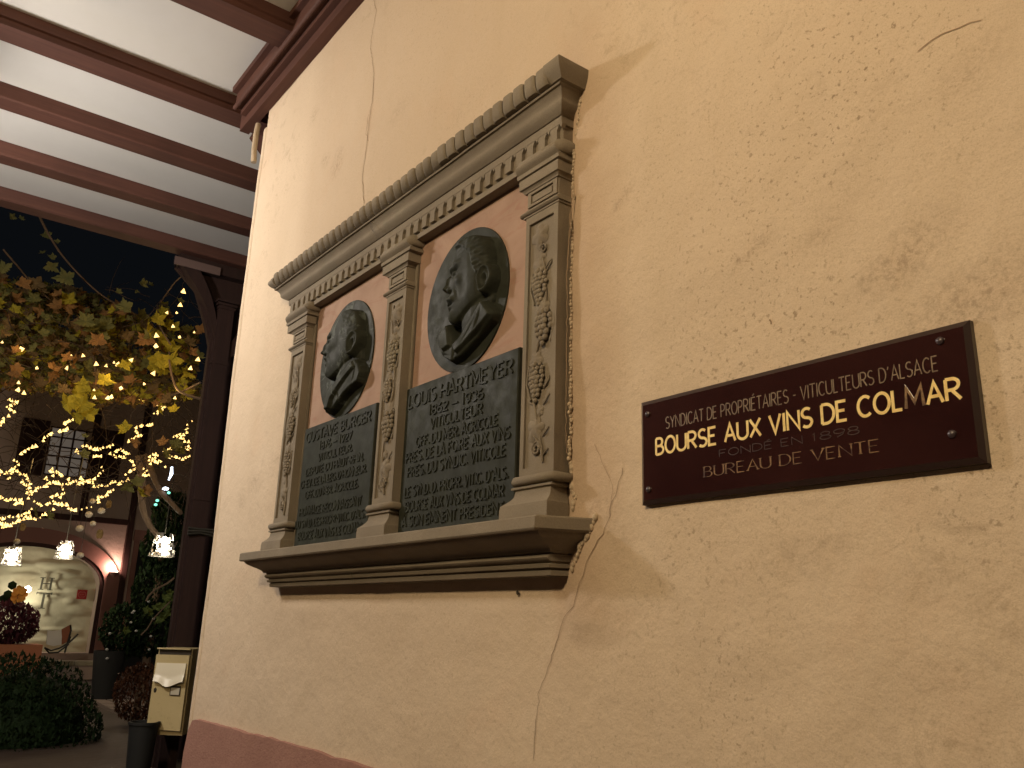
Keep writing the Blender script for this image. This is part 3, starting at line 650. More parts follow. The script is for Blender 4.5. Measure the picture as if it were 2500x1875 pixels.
def stroke_mesh(mb, P, t, y0, y1, tfun=None, closed=False):
    n = len(P); L = []; Rr = []
    if n > 2 and math.hypot(P[0][0] - P[-1][0], P[0][1] - P[-1][1]) < 1e-6: closed = True; P = P[:-1]; n -= 1
    for i in range(n):
        p = P[i]; a = P[(i - 1) % n] if (closed or i > 0) else None; b = P[(i + 1) % n] if (closed or i < n - 1) else None
        def dirn(q, r): d = (r[0] - q[0], r[1] - q[1]); l = math.hypot(*d) or 1; return (d[0] / l, d[1] / l)
        d1 = dirn(a, p) if a else dirn(p, b); d2 = dirn(p, b) if b else d1
        mx, mz = d1[0] + d2[0], d1[1] + d2[1]; l = math.hypot(mx, mz)
        if l < .3: mx, mz = d2; l = 1
        mx /= l; mz /= l; c = max(.45, mx * d1[0] + mz * d1[1]); tt = t if not tfun else tfun(mx, mz); hw = tt / 2 / c
        L.append((p[0] - mz * hw, p[1] + mx * hw)); Rr.append((p[0] + mz * hw, p[1] - mx * hw))
    base = len(mb.v)
    for l, r in zip(L, Rr):
        mb.v += [(l[0], y0, l[1]), (r[0], y0, r[1]), (l[0], y1, l[1]), (r[0], y1, r[1])]
    m = n if closed else n - 1
    for i in range(m):
        a = base + 4 * i; b = base + 4 * ((i + 1) % n)
        mb.f += [(a, a + 1, b + 1, b), (a, b, b + 2, a + 2), (a + 1, a + 3, b + 3, b + 1)]
    if not closed:
        a = base; b = base + 4 * (n - 1); mb.f += [(a, a + 2, a + 3, a + 1), (b, b + 1, b + 3, b + 2)]
def write(parent, text, x0, x1, z, h, y, depth, t, m, serif=0, cond=None, thick_thin=None, name='letter', adjust={}):
    units = []; gap = .26
    tot = 0
    for c in text:
        w = NARROW.get(c, 1.0); units.append(w); tot += w + (gap if c != ' ' else 0)
    tot -= gap
    s = (x1 - x0) / tot; x = x0
    for c, w in zip(text, units):
        W = w * s
        if c != ' ':
            mb = MB(); k = 0; base = 'E' if c == 'É' else c
            st = [[(p[0], p[1]) for p in P] for P in glyph(base, W / h)]
            if c == 'É': st.append([(W / h * .35, 1.12), (W / h * .7, 1.28)])
            for P in st:
                PP = [(x + a * h, z + b * h) for a, b in P]
                if c == '.': PP = [(x, z + t * .5), (x + t * .9, z + t * .5)]
                tf = None
                if thick_thin:
                    tn, tk = thick_thin; tf = lambda dx, dz: tn + (tk - tn) * abs(dz) ** 2
                stroke_mesh(mb, PP, t * (1.1 if c == '.' else 1), y - depth - .00012 * k, y, tf); k += 1
                if serif and c not in '.-_\'':
                    for q, r in ((PP[0], PP[1]), (PP[-1], PP[-2])):
                        d = (q[0] - r[0], q[1] - r[1]); l = math.hypot(*d)
                        if l > h * .2 and abs(d[1]) / l > .8 and min(abs(q[1] - z), abs(q[1] - z - h)) < .05 * h:
                            up = t * .35 if q[1] > z + h / 2 else -t * .0
                            zz = q[1] - (t * .3 if q[1] > z + h / 2 else -t * .3)
                            stroke_mesh(mb, [(q[0] - serif, zz), (q[0] + serif, zz)], t * .6, y - depth - .00012 * k, y); k += 1
            mm = adjust.get(c, m)
            mb.build(name, mm, parent, None)
        x += W + (gap * s if c != ' ' else 0)
def plaque(x0, x1, z0, z1, lines, m):
    p = empty('inscription_plaque'); p.parent = SM; p.location = Vector(((x0 + x1) / 2, 0, z0)) - SM.location
    mb = MB(); b = .0025
    mb.add([(x0, -.004, z0), (x1, -.004, z0), (x1, -.004, z1), (x0, -.004, z1), (x0, -.017, z0), (x1, -.017, z0), (x1, -.017, z1), (x0, -.017, z1), (x0 + b, -.020, z0 + b), (x1 - b, -.020, z0 + b), (x1 - b, -.020, z1 - b), (x0 + b, -.020, z1 - b)],
           [(0, 1, 5, 4), (1, 2, 6, 5), (2, 3, 7, 6), (3, 0, 4, 7), (4, 5, 9, 8), (5, 6, 10, 9), (6, 7, 11, 10), (7, 4, 8, 11), (8, 9, 10, 11)])
    mb.build('plate', m, p)
    for i, (tx, a, c, z, h, t) in enumerate(lines):
        write(p, tx, a + .004, c - .004, z + .002, h * .92, -.0198, .0032, t, m, serif=.0042 if i == 0 else 0)
T = .0043
plaque(-2.785, -2.266, 1.822, 2.246, [('GUSTAVE BURGER', -2.767, -2.289, 2.191, .036, .0054), ('1876 _ 1927', -2.653, -2.409, 2.151, .027, T), ('VITICULTEUR.', -2.652, -2.399, 2.112, .026, T),
    ('DEPUTE DU HAUT-RHIN.', -2.740, -2.318, 2.072, .026, T), ("CHEV. DE LA LEG. D'HONNEUR.", -2.774, -2.292, 2.033, .026, T), ('OFF. DU MER. AGRICOLE.', -2.729, -2.338, 1.992, .026, T),
    ('HOMMAGE RECONNAISSANT', -2.762, -2.307, 1.936, .027, T), ("DU SYND. DES PROPR-VITIC. D'ALS.", -2.787, -2.280, 1.896, .026, .0040), ('BOURSE AUX VINS DE COLMAR', -2.755, -2.292, 1.856, .027, T)], M['bronze'])
plaque(-2.085, -1.556, 1.822, 2.250, [('LOUIS HARTMEYER', -2.068, -1.572, 2.187, .040, .0056), ('1862 _ 1936', -1.958, -1.692, 2.147, .028, T), ('VITICULTEUR', -1.944, -1.694, 2.108, .030, T),
    ('OFF. DU MER. AGRICOLE', -2.014, -1.625, 2.067, .029, T), ('PRES. DE LA FOIRE AUX VINS', -2.064, -1.575, 2.028, .030, T), ('PRES. DU SYNDIC. VITICOLE', -2.050, -1.589, 1.987, .030, T),
    ("LE SYND. D. PROPR. VITIC. D'ALS.", -2.058, -1.579, 1.932, .029, .0041), ('BOURSE AUX VINS DE COLMAR', -2.050, -1.592, 1.891, .029, T), ('A SON EMINENT PRESIDENT', -2.062, -1.590, 1.851, .028, T)], M['bronze'])
# ------------------------------------------------------------------ portrait medallions
def smax(a, b, k):
    h = np.clip(.5 + .5 * (a - b) / k, 0, 1); return b * (1 - h) + a * h + k * h * (1 - h)
def relief(cx, cz, kind, stainmat):
    p = empty('portrait_medallion'); p.parent = SM; p.location = Vector((cx, 0, cz)) - SM.location
    A, B = .1945, .203
    mb = MB(); n = 64; rings = [(1.0, -.004), (1.0, -.0098), (.996, -.0110), (.985, -.0113), (.6, -.0108), (0, -.0108)]
    V = []; F = []
    for s, y in rings[:-1]:
        for i in range(n): a = 2 * PI * i / n; V.append((cx + A * s * math.cos(a), y, cz + B * s * math.sin(a)))
    V.append((cx, -.0105, cz))
    for r in range(len(rings) - 2):
        for i in range(n): F.append((r * n + i, r * n + (i + 1) % n, (r + 1) * n + (i + 1) % n, (r + 1) * n + i))
    for i in range(n): F.append(((len(rings) - 2) * n + i, (len(rings) - 2) * n + (i + 1) % n, len(V) - 1))
    mb.add(V, F).build('disc', stainmat, p, 40)
    N = 210; u = np.linspace(-20, 20, N); U, Vv = np.meshgrid(u, u, indexing='ij')
    H = np.full(U.shape, -1.0)
    def ell(c, r, h, ang=0, base=0, pw=.5):
        ca, sa = math.cos(math.radians(ang)), math.sin(math.radians(ang)); X = (U - c[0]) * ca + (Vv - c[1]) * sa; Y = -(U - c[0]) * sa + (Vv - c[1]) * ca
        d = 1 - (X / r[0]) ** 2 - (Y / r[1]) ** 2
        return np.where(d > 0, base + h * np.power(np.clip(d, 0, 1), pw), -1.0 + .6 * np.clip(d, -3, 0))
    def gau(c, r, h, ang=0):
        ca, sa = math.cos(math.radians(ang)), math.sin(math.radians(ang)); X = (U - c[0]) * ca + (Vv - c[1]) * sa; Y = -(U - c[0]) * sa + (Vv - c[1]) * ca
        return h * np.exp(-(X / r[0]) ** 2 - (Y / r[1]) ** 2)
    def poly(pts, h, edge, slope=(0, 0)):  # height field over a closed outline
        D = np.full(U.shape, 1e9); ins = np.zeros(U.shape, bool); m_ = len(pts)
        for i in range(m_):
            (x0, z0), (x1, z1) = pts[i], pts[(i + 1) % m_]
            ex, ez = x1 - x0, z1 - z0; L2 = ex * ex + ez * ez; t = np.clip(((U - x0) * ex + (Vv - z0) * ez) / L2, 0, 1)
            D = np.minimum(D, np.hypot(U - x0 - t * ex, Vv - z0 - t * ez))
            cr = ((z0 > Vv) != (z1 > Vv)) & (U < ex * (Vv - z0) / (ez if ez else 1e-9) + x0); ins ^= cr
        sd = np.where(ins, D, -D); s = np.clip(sd / edge, 0, 1); hh = h + slope[0] * U + slope[1] * Vv
        return np.where(ins, hh * np.sqrt(np.clip(1 - (1 - s) ** 2, 0, 1)), -1.0 + .4 * np.clip(sd, -3, 0))
    def fb(sx, sz, a, seed):
        out = np.zeros(U.shape)
        rs = np.random.RandomState(seed)
        for k in range(14):
            th = rs.uniform(0, PI); f = rs.uniform(.7, 1.3); out += np.sin((U * math.cos(th) / sx + Vv * math.sin(th) / sz) * f * 2 * PI + rs.uniform(0, 6.28))
        return out * a / 4
    def blur(A_, k, n_=3):
        for _ in range(n_):
            for ax in (0, 1):
                P_ = np.pad(A_, [(k, k) if q == ax else (0, 0) for q in (0, 1)], mode='edge'); c_ = np.cumsum(P_, axis=ax); z_ = np.zeros_like(np.take(c_, [0], axis=ax)); c_ = np.concatenate([z_, c_], axis=ax)
                A_ = (np.take(c_, range(2 * k + 1, c_.shape[ax]), axis=ax) - np.take(c_, range(0, c_.shape[ax] - 2 * k - 1), axis=ax)) / (2 * k + 1)
        return A_
    def dome(pts, h, R_, edge=.9):
        """soft inflated silhouette with a crisp outer edge"""
        a_ = np.maximum(poly(pts, h, R_), 0); a_ = blur(a_, 8, 3); a_ = h * (.52 + .48 * np.clip(a_ / a_.max(), 0, 1) ** .8); e_ = poly(pts, 1, edge); return np.where(e_ > 0, a_ * np.clip(e_, 0, 1) ** .7, -1.0 + .4 * np.clip(e_ + 1, -3, 0))
    def ear(c, r, ang, up=1.3):
        ca, sa = math.cos(math.radians(ang)), math.sin(math.radians(ang)); X = ((U - c[0]) * ca + (Vv - c[1]) * sa) / r[0]; Y = (-(U - c[0]) * sa + (Vv - c[1]) * ca) / r[1]
        X = X * (1 + .35 * np.clip(-Y, 0, 1.2)); d = np.sqrt(X ** 2 + Y ** 2)
        base = np.clip((1.12 - d) / .12, 0, 1); ring = np.exp(-((d - .90) / .16) ** 2) * np.clip(1.25 - np.clip(-X, 0, 2) * .35, 0, 1); inner = np.exp(-((np.hypot(X - .08, Y + .05) - .45) / .13) ** 2) * (Y > -.4) * .55
        conch = np.exp(-(np.hypot((X + .15) / .42, (Y + .18) / .42)) ** 2); lobe = np.exp(-(np.hypot(X / .4, (Y + .85) / .3)) ** 2)
        return base * (up * .55 + ring * .75 + inner - conch * 1.3 + lobe * .35), base
    U0 = U
    if kind == 'R':
        U = U0 - 1.8
        head = [(8.6, 14.7), (6, 15.6), (3, 15.9), (.6, 15.7), (-1.2, 14.8), (-2.4, 13.0), (-3.9, 10.9), (-4.7, 9.4), (-5.3, 8.0), (-4.9, 6.9), (-5.9, 4.7), (-7.0, 3.0), (-6.6, 2.0), (-4.9, 1.3), (-4.9, .2), (-5.9, -1.4), (-5.4, -2.6), (-4.4, -2.7), (-4.7, -3.8), (-4.9, -5.6), (-3.9, -7.7), (-1.9, -8.5), (.8, -7.2), (4.6, -5.6), (8.0, -4.2), (10.2, -3), (11.6, -1), (12.2, 2.5), (12.4, 6.5), (11.6, 10.4), (10.2, 13.2)]
        neck = [(-.5, -5), (0, -11), (3.4, -12.5), (10, -8), (12.8, -4.5), (13.0, 0), (6, 0)]
        H = smax(H, dome(neck, 3.4, 4.0, .8), .1)
        H = smax(H, dome(head, 5.6, 6.0, .9), .25)
        H += gau((-3.6, 8.2), (1.8, .8), .6, 12) + gau((.4, 8.5), (2.0, .7), .6, -10) + gau((-4.6, 4.4), (.9, 2.4), 1.3, -18) + gau((-5.4, 2.4), (1.0, .8), 1.5) + gau((-3.6, 1.9), (.8, .7), .9) + gau((-2.6, 1.0), (1.0, .4), -.7, 20)
        H += gau((-1.0, 6.9), (1.8, .55), -1.3, -4) + gau((-3.6, 6.3), (.7, .9), -1.5) + gau((-.9, 6.1), (1.0, .55), .65) + gau((-.8, 5.2), (1.4, .35), -.5, -8) + gau((1.4, 3.4), (1.8, 1.3), .7, -15) + gau((.2, .4), (.5, 2.2), -.6, 28) + gau((3.4, 1.0), (2.2, 3.4), -.5)
        H += gau((-3.2, -1.0), (2.1, .6), 1.3, -14) + gau((-.9, -1.5), (.9, .5), .7, -40) + gau((-4.9, -2.4), (.5, .9), .9) + gau((-2.9, -2.4), (1.5, .28), -1.1) + gau((-3.0, -3.2), (1.3, .45), .5) + gau((-3.0, -4.2), (1.4, .3), -.6) + gau((-2.7, -6.0), (1.4, 2.0), .8) + fb(.55, 2.6, .10, 9) * (gau((-2.7, -6.2), (1.6, 2.2), 1) + gau((-3.0, -1.0), (2.2, .7), 1))
        H += gau((2.0, 11.0), (2.5, .25), -.2, 8) + gau((1.6, 10.0), (2.5, .2), -.18, 6)
        line = np.interp(U, [-4, -1, 1.5, 4, 6.5, 7.5, 8.5, 10, 15], [12.6, 13.2, 12.8, 11.5, 9.0, 5.5, 3.5, -1, -2.5]); hm = np.clip((Vv - line) / .7, 0, 1) * (H > .8)
        H += hm * (.55 + fb(2.2, 1.2, .20, 3)) + gau((0, 13.9), (2.6, 1.0), 1.0, 20) * (H > .5)
        H -= np.clip((U - 5.5) / 6, 0, 1) * 1.2 * (H > 1)
        H += gau((9.2, 1.0), (.5, 3.0), -.8); e_, b_ = ear((11.8, .9), (2.2, 3.9), -8, 1.5); H = np.where(b_ > 0, (3.3 - .42 * (U - 11.8)) * b_ + np.maximum(H, 0) * (1 - b_) + e_, H)
        U = U0
        H = smax(H, poly([(12.8, -4.4), (17.6, -9.4), (16.4, -10.8), (12.4, -12.8), (7.6, -15.2), (2.6, -17.4), (-2.6, -18.0), (-7.0, -15.4), (-10.4, -9.6), (-7.8, -7.9), (-3.4, -6.4), (-1.0, -12.4), (2.6, -12.8), (7.0, -9.4)], 3.7, .8, (0, .05)), .12)
        H = smax(H, poly([(12.6, -4.6), (16.8, -9.6), (13.5, -11.4), (6.5, -14.6), (1.0, -16.6), (-.6, -13.6), (3.0, -12.4), (7.4, -9.0)], 4.3, .5), .2)
        H = smax(H, poly([(-3.4, -6.8), (-8.4, -9.4), (-5.6, -14.4), (-1.8, -13.6)], 4.1, .5), .2)
        H += gau((9.0, -13.4), (2.6, .3), -.8, 24) + gau((-.9, -15.4), (.35, 2.2), -1.0, -10) + gau((11.4, -9.6), (.35, 2.2), -.8, -28) + gau((-5.6, -15.2), (2, .3), -.6, -18) + gau((7.4, -11.8), (.3, 3.4), -.35, -48)
    else:
        U = U0 - 1.9
        head = [(5, 15.3), (1, 15.6), (-3, 14.9), (-6, 13.0), (-8.4, 10.6), (-9.8, 8.7), (-10.5, 7.6), (-10.1, 6.7), (-11.2, 4.8), (-12.4, 3.1), (-12.0, 2.2), (-10.0, 1.7), (-10.3, .4), (-10.5, -.3), (-9.5, -.9), (-10.0, -1.8), (-9.3, -2.7), (-9.8, -4.2), (-9.0, -6.2), (-6.8, -7.3), (-3.5, -7.0), (1.0, -5.6), (6.0, -3.6), (9.4, -2.2), (10.8, .5), (11.4, 3), (11.3, 7), (10.4, 11), (8.4, 14)]
        neck = [(-3.5, -5), (-3.4, -9.0), (2, -10), (8, -7.5), (12.6, -3.6), (12, 0), (2, 0)]
        H = smax(H, dome(neck, 3.8, 4.0, .8), .1)
        H = smax(H, dome(head, 5.8, 6.4, .9), .25)
        H += gau((-8.6, 8.4), (1.6, .8), .6, 14) + gau((-5.4, 8.7), (1.8, .7), .6, -12) + gau((-9.9, 4.6), (.9, 2.3), 1.2, -20) + gau((-10.8, 2.8), (1.0, .8), 1.5) + gau((-8.9, 2.4), (.8, .7), .9) + gau((-8.2, 1.5), (.9, .35), -.8, 20)
        H += gau((-6.3, 7.2), (1.6, .5), -1.3) + gau((-8.7, 6.6), (.6, .8), -1.4) + gau((-6.2, 6.4), (.95, .5), .65) + gau((-6.0, 5.4), (1.4, .35), -.5) + gau((-3.8, 3.4), (2.0, 1.4), .7) + gau((-5.4, .8), (.45, 2.1), -.6, 26) + gau((0, 3.0), (2.2, 3.8), -.45)
        H += gau((-8.4, .5), (1.8, .5), 1.1, -8) + gau((-8.6, -.7), (1.3, .22), -.9) + gau((-8.7, -1.5), (1.1, .4), .5) + gau((-8.4, -2.7), (1.4, .3), -.6) + gau((-8.0, -4.6), (1.5, 1.4), .6) + gau((-3, -6.6), (4.5, .5), -.4, 14)
        H += gau((-3.6, 11.0), (2.6, .22), -.22, 8) + gau((-4, 10.1), (2.4, .2), -.18, 6)
        line = np.interp(U, [-6, -2, 1, 3.5, 5.5, 7, 9, 15], [15, 14.4, 13.2, 11, 7.5, 4.0, 0, -1]); hm = np.clip((Vv - line) / .8, 0, 1) * (H > .8); H += hm * (.25 + fb(2.6, 1.4, .10, 5))
        H -= np.clip((U - 4) / 6, 0, 1) * 1.2 * (H > 1); H += gau((7.4, 1.6), (.5, 3.0), -.8); e_, b_ = ear((10.0, 1.9), (2.4, 4.2), -14, 1.6); H = np.where(b_ > 0, (3.7 - .42 * (U - 10.0)) * b_ + np.maximum(H, 0) * (1 - b_) + e_, H)
        U = U0
        H = smax(H, poly([(13.2, -3.4), (16.4, -6.6), (18.8, -11.4), (16.0, -12.0), (11.0, -12.8), (6.4, -14.2), (2.4, -16.2), (-1.0, -18.0), (-4.0, -18.6), (-6.4, -18.6), (-7.2, -17.0), (-3.6, -10.4), (2.0, -8.2), (8.8, -5.6)], 4.0, .8, (0, .04)), .12)
        H = smax(H, poly([(12.6, -4.0), (14.4, -6.8), (8.0, -9.4), (2.6, -12.2), (-1.0, -14.6), (-2.2, -17.6), (-5.8, -17.8), (-3.2, -11.0), (2.2, -8.7), (8.6, -6.0)], 4.7, .5), .2)
        H += gau((2.8, -14.2), (.3, 1.6), -.7, 30) + gau((13.4, -9.2), (.3, 2.6), -.5, -20)
    H = blur(np.maximum(H, -.6), 1, 1); H = np.minimum(H, 9.0) * .0088
    r2 = (U * .01 / (A * .985)) ** 2 + (Vv * .01 / (B * .985)) ** 2
    ok = (H > .0015) & (r2 < 1)
    y = -.0105 - np.clip(H, -.002, 1) * 1.0
    idx = -np.ones(U.shape, int); V = []; F = []
    need = np.zeros_like(ok); c4 = ok[:-1, :-1] | ok[1:, :-1] | ok[:-1, 1:] | ok[1:, 1:]
    for a, b in ((0, 0), (1, 0), (0, 1), (1, 1)): need[a:N - 1 + a, b:N - 1 + b] |= c4
    I, J = np.nonzero(need)
    for q, (i, j) in enumerate(zip(I, J)): idx[i, j] = q
    V = [(cx + U[i, j] * .01, (y[i, j] if ok[i, j] else -.0095), cz + Vv[i, j] * .01) for i, j in zip(I, J)]
    for i, j in zip(*np.nonzero(c4)): F.append((idx[i, j], idx[i + 1, j], idx[i + 1, j + 1], idx[i, j + 1]))
    o = MB().add(V, F).build('portrait_relief', stainmat, p, None, False); o.data.shade_smooth()
relief(-1.815, 2.452, 'R', M['bronze']); relief(-2.530, 2.450, 'L', M['bronze_st'])
# ------------------------------------------------------------------ maroon glass sign
x0, x1, z0, z1 = -1.163, -.519, 1.833, 2.038
SG = empty('glass_sign', ((x0 + x1) / 2, 0, z0)); tag(SG, 'maroon glass nameplate with gold lettering screwed to the cream wall right of the memorial', 'sign')
b = .0085; mb = MB()
mb.box(x0 + b, x1 - b, -.0115, -.002, z0 + b, z1 - b); mb.build('glass_face', M['glass_sign'], SG)
mb = MB(); yo, yi = -.0065, -.0114
mb.add([(x0, .004, z0), (x1, .004, z0), (x1, .004, z1), (x0, .004, z1), (x0, yo, z0), (x1, yo, z0), (x1, yo, z1), (x0, yo, z1), (x0 + b, yi, z0 + b), (x1 - b, yi, z0 + b), (x1 - b, yi, z1 - b), (x0 + b, yi, z1 - b)],
       [(0, 1, 5, 4), (1, 2, 6, 5), (2, 3, 7, 6), (3, 0, 4, 7), (4, 5, 9, 8), (5, 6, 10, 9), (6, 7, 11, 10), (7, 4, 8, 11)])
mb.build('bevelled_edge', M['bevel'], SG)
YS = -.01155
write(SG, 'SYNDICAT DE PROPRIÉTAIRES - VITICULTEURS D\'ALSACE', -1.094, -.568, 1.973, .0225, YS, .0003, .0019, M['gold_thin'])
write(SG, 'BOURSE AUX VINS DE COLMAR', -1.120, -.541, 1.926, .031, YS, .0004, .0049, M['gold'], adjust={'M': M['gold_mid']})
write(SG, 'FONDÉ EN 1898', -.968, -.698, 1.901, .0125, YS, .0003, .0013, M['gold_worn'])
write(SG, 'BUREAU DE VENTE', -1.004, -.667, 1.869, .0185, YS, .0003, .002, M['gold_mid'], serif=.0028, thick_thin=(.0009, .0030))
for sx, sz in ((x0 + .022, z1 - .028), (x1 - .042, z1 - .022), (x0 + .022, z0 + .028), (x1 - .040, z0 + .045)):
    mb = MB(); mb.lathe([(0, .0036), (.0035, .0034), (.0058, .0016), (.006, 0)], (0, 0, 0), 14)
    mb.v = [(sx + a, YS - .0005 - c, sz + b_) for a, b_, c in mb.v]; s_ = mb.build('screw_cap', M['screw'], SG, 40)

# ------------------------------------------------------------------ mailbox on the post
MX = empty('mailbox', (-5.80, .62, 1.1)); MX.rotation_euler.z = math.radians(-37); tag(MX, 'beige metal letterbox with white flap fixed to the timber post', 'mailbox')
bz, tz = -.02, .60; bz = 0
def mxb(name, *a, m='box', sm=None): 
    mb = MB(); mb.box(*a); return rot_parent_link(name, mb.mesh(name), M[m], MX)
import types
P_TL = at(388, 1582, 0, -5.70); P_TR = at(446, 1582, 0, -5.70); P_BL = at(364, 1780, 0, -5.70); P_BR = at(421, 1790, 0, -5.70)
h = P_TL[2] - P_BL[2]; wdt = .205
MX.location = (-5.70 - .08 * math.cos(math.radians(37)), P_TL[1] + .08 * math.sin(math.radians(37)), P_BL[2])
mxb('body', -.20, .075, 0, wdt + .004, -.030, h)
mxb('top_slot', .0755, .083, .008, wdt, h - .035, h - .006, m='dark')
mxb('top_rim', .0755, .105, 0, wdt, h - .005, h + .003)
mb = MB(); mb.add([(.078, .004, .0), (.078, wdt, -.010), (.078, wdt, h - .036), (.078, .004, h - .036), (.105, .0, .004), (.098, wdt - .004, -.004), (.098, wdt - .004, h - .038), (.105, .0, h - .038)],
                  [(0, 1, 2, 3), (4, 5, 6, 7), (0, 1, 5, 4), (1, 2, 6, 5), (2, 3, 7, 6), (3, 0, 4, 7)])
rot_parent_link('door', mb.mesh('door'), M['box'], MX)
# flap: rounded cover that droops like a lip
fl = MB(); V = []; F = []; nu, nv = 14, 10
for i in range(nu + 1):
    for j in range(nv + 1):
        a, b_ = i / nu, j / nv; yy = .010 + a * (wdt - .025); drop = .105 + (.030 * math.sin(a * PI) ** 2 * (1 if a > .35 else a / .35)); zz = h - .085 - b_ * drop
        V.append((.106 + .012 * math.sin(b_ * PI * .5) + (.018 * max(0, b_ - .65) / .35), yy, zz))
F = [(i * (nv + 1) + j, (i + 1) * (nv + 1) + j, (i + 1) * (nv + 1) + j + 1, i * (nv + 1) + j + 1) for i in range(nu) for j in range(nv)]
n0 = len(V); V += [(x_ - .014, y_, z_) for x_, y_, z_ in V]; F += [tuple(n0 + k for k in f[::-1]) for f in F]
bd = [i * (nv + 1) for i in range(nu + 1)] + [nu * (nv + 1) + j for j in range(1, nv + 1)] + [i * (nv + 1) + nv for i in range(nu - 1, -1, -1)] + list(range(nv - 1, 0, -1))
F += [(bd[i], bd[(i + 1) % len(bd)], bd[(i + 1) % len(bd)] + n0, bd[i] + n0) for i in range(len(bd))]
rot_parent_link('letter_flap', fl.add(V, F).mesh('flap', 50), M['box_flap'], MX)
mxb('name_frame', .100, .106, wdt * .55, wdt * .55 + .062, h * .42, h * .42 + .055, m='dark')
mxb('name_card', .1062, .1075, wdt * .55 + .005, wdt * .55 + .057, h * .42 + .005, h * .42 + .045, m='label')
mb = MB(); mb.ball((.104, .022, h * .48), (.006, .011, .017), 1); rot_parent_link('lock', mb.mesh('lock', 60), M['dark'], MX)

# ------------------------------------------------------------------ courtyard
GZ = .68
gr = MB().add([(-80, -60, GZ), (60, -60, GZ), (60, 60, GZ), (-80, 60, GZ)], [(0, 1, 2, 3)]).build('ground', M['ground']); tag(gr, kind='structure')
XF = -15.5
FB = empty('hotel_facade', (XF, 2, 0)); tag(FB, 'dim pink brown house front with dark timbers and a lit arched opening across the courtyard', 'building')
# wall around an arched opening: built as panels
ax0, ax1, az0, azs, atop = -.10, 2.12, .98, 2.05, 2.62   # opening y-range, sill z, spring z, top z
def archz(y):
    c = (ax0 + ax1) / 2; r = (ax1 - ax0) / 2; t = max(0, 1 - ((y - c) / r) ** 2); return azs + (atop - azs) * math.sqrt(t)
n = 24; ys = [ax0 + (ax1 - ax0) * i / n for i in range(n + 1)]
mb = MB()
for i in range(n):
    mb.add([(XF, ys[i], archz(ys[i])), (XF, ys[i + 1], archz(ys[i + 1])), (XF, ys[i + 1], 5.6), (XF, ys[i], 5.6)], [(0, 1, 2, 3)])
    mb.add([(XF, ys[i], archz(ys[i])), (XF, ys[i + 1], archz(ys[i + 1])), (XF - .42, ys[i + 1], archz(ys[i + 1])), (XF - .42, ys[i], archz(ys[i]))], [(0, 1, 2, 3)])
mb.add([(XF, -6, 0), (XF, ax0, 0), (XF, ax0, 5.6), (XF, -6, 5.6)], [(0, 1, 2, 3)])
mb.add([(XF, ax1, 0), (XF, 8, 0), (XF, 8, 5.6), (XF, ax1, 5.6)], [(0, 1, 2, 3)])
mb.add([(XF, ax0, 0), (XF, ax1, 0), (XF, ax1, az0), (XF, ax0, az0)], [(0, 1, 2, 3)])
mb.add([(XF, ax0, az0), (XF, ax1, az0), (XF - .42, ax1, az0), (XF - .42, ax0, az0)], [(0, 1, 2, 3)])
mb.add([(XF, ax0, az0), (XF, ax0, azs), (XF - .42, ax0, azs), (XF - .42, ax0, az0)], [(0, 1, 2, 3)])
mb.add([(XF, ax1, az0), (XF, ax1, azs), (XF - .42, ax1, azs), (XF - .42, ax1, az0)], [(0, 1, 2, 3)])
mb.build('front_wall', M['facade'], FB)
# arch surround of pink stone, dark inner frame
def arch_band(name, o0, o1, xf, m, steps=26):
    c = (ax0 + ax1) / 2
    inn = []; out = []
    for i in range(steps + 1):
        a = PI - PI * i / steps
        inn.append((c + ((ax1 - ax0) / 2 + o0) * math.cos(a), azs + (atop - azs + o0) * math.sin(a))); out.append((c + ((ax1 - ax0) / 2 + o1) * math.cos(a), azs + (atop - azs + o1) * math.sin(a)))
    mb = MB()
    for i in range(steps):
        q = [inn[i], inn[i + 1], out[i + 1], out[i]]; mb.prism_yz(q, XF, xf)
    for sgn, x_ in ((-1, ax0), (1, ax1)):
        a_, b_ = sorted((x_ + sgn * o0, x_ + sgn * o1)); mb.box(XF, xf, a_, b_, az0, azs)
    return mb.build(name, m, FB)
arch_band('arch_surround', .03, .26, XF + .05, M['pinkstone']); arch_band('arch_frame', -.035, .03, XF + .03, M['timber'])
# timbers
MB().box(XF, XF + .07, .4, 2.36, 3.04, 3.13).build('timber_band', M['timber'], FB)
MB().box(XF, XF + .09, 2.37, 2.455, 0, 5.6).build('timber_upright', M['timber'], FB)
MB().box(XF, XF + .07, 1.60, 1.69, 3.13, 5.6).build('timber_upright', M['timber'], FB)
MB().box(XF, XF + .05, 2.50, 2.70, 2.80, 2.98).build('stone_cap', M['pinkstone'], FB)
MB().box(XF, XF + .03, 2.52, 2.60, 0, 2.80).build('stone_jamb', M['pinkstone'], FB)
MB().box(XF - .02, XF + .02, 2.61, 3.6, 0, 2.75).build('dark_doorway', M['pot'], FB)
MB().box(XF, XF + .25, 1.2, 3.4, -.01, .0).build('door_step', M['rubble'], FB)
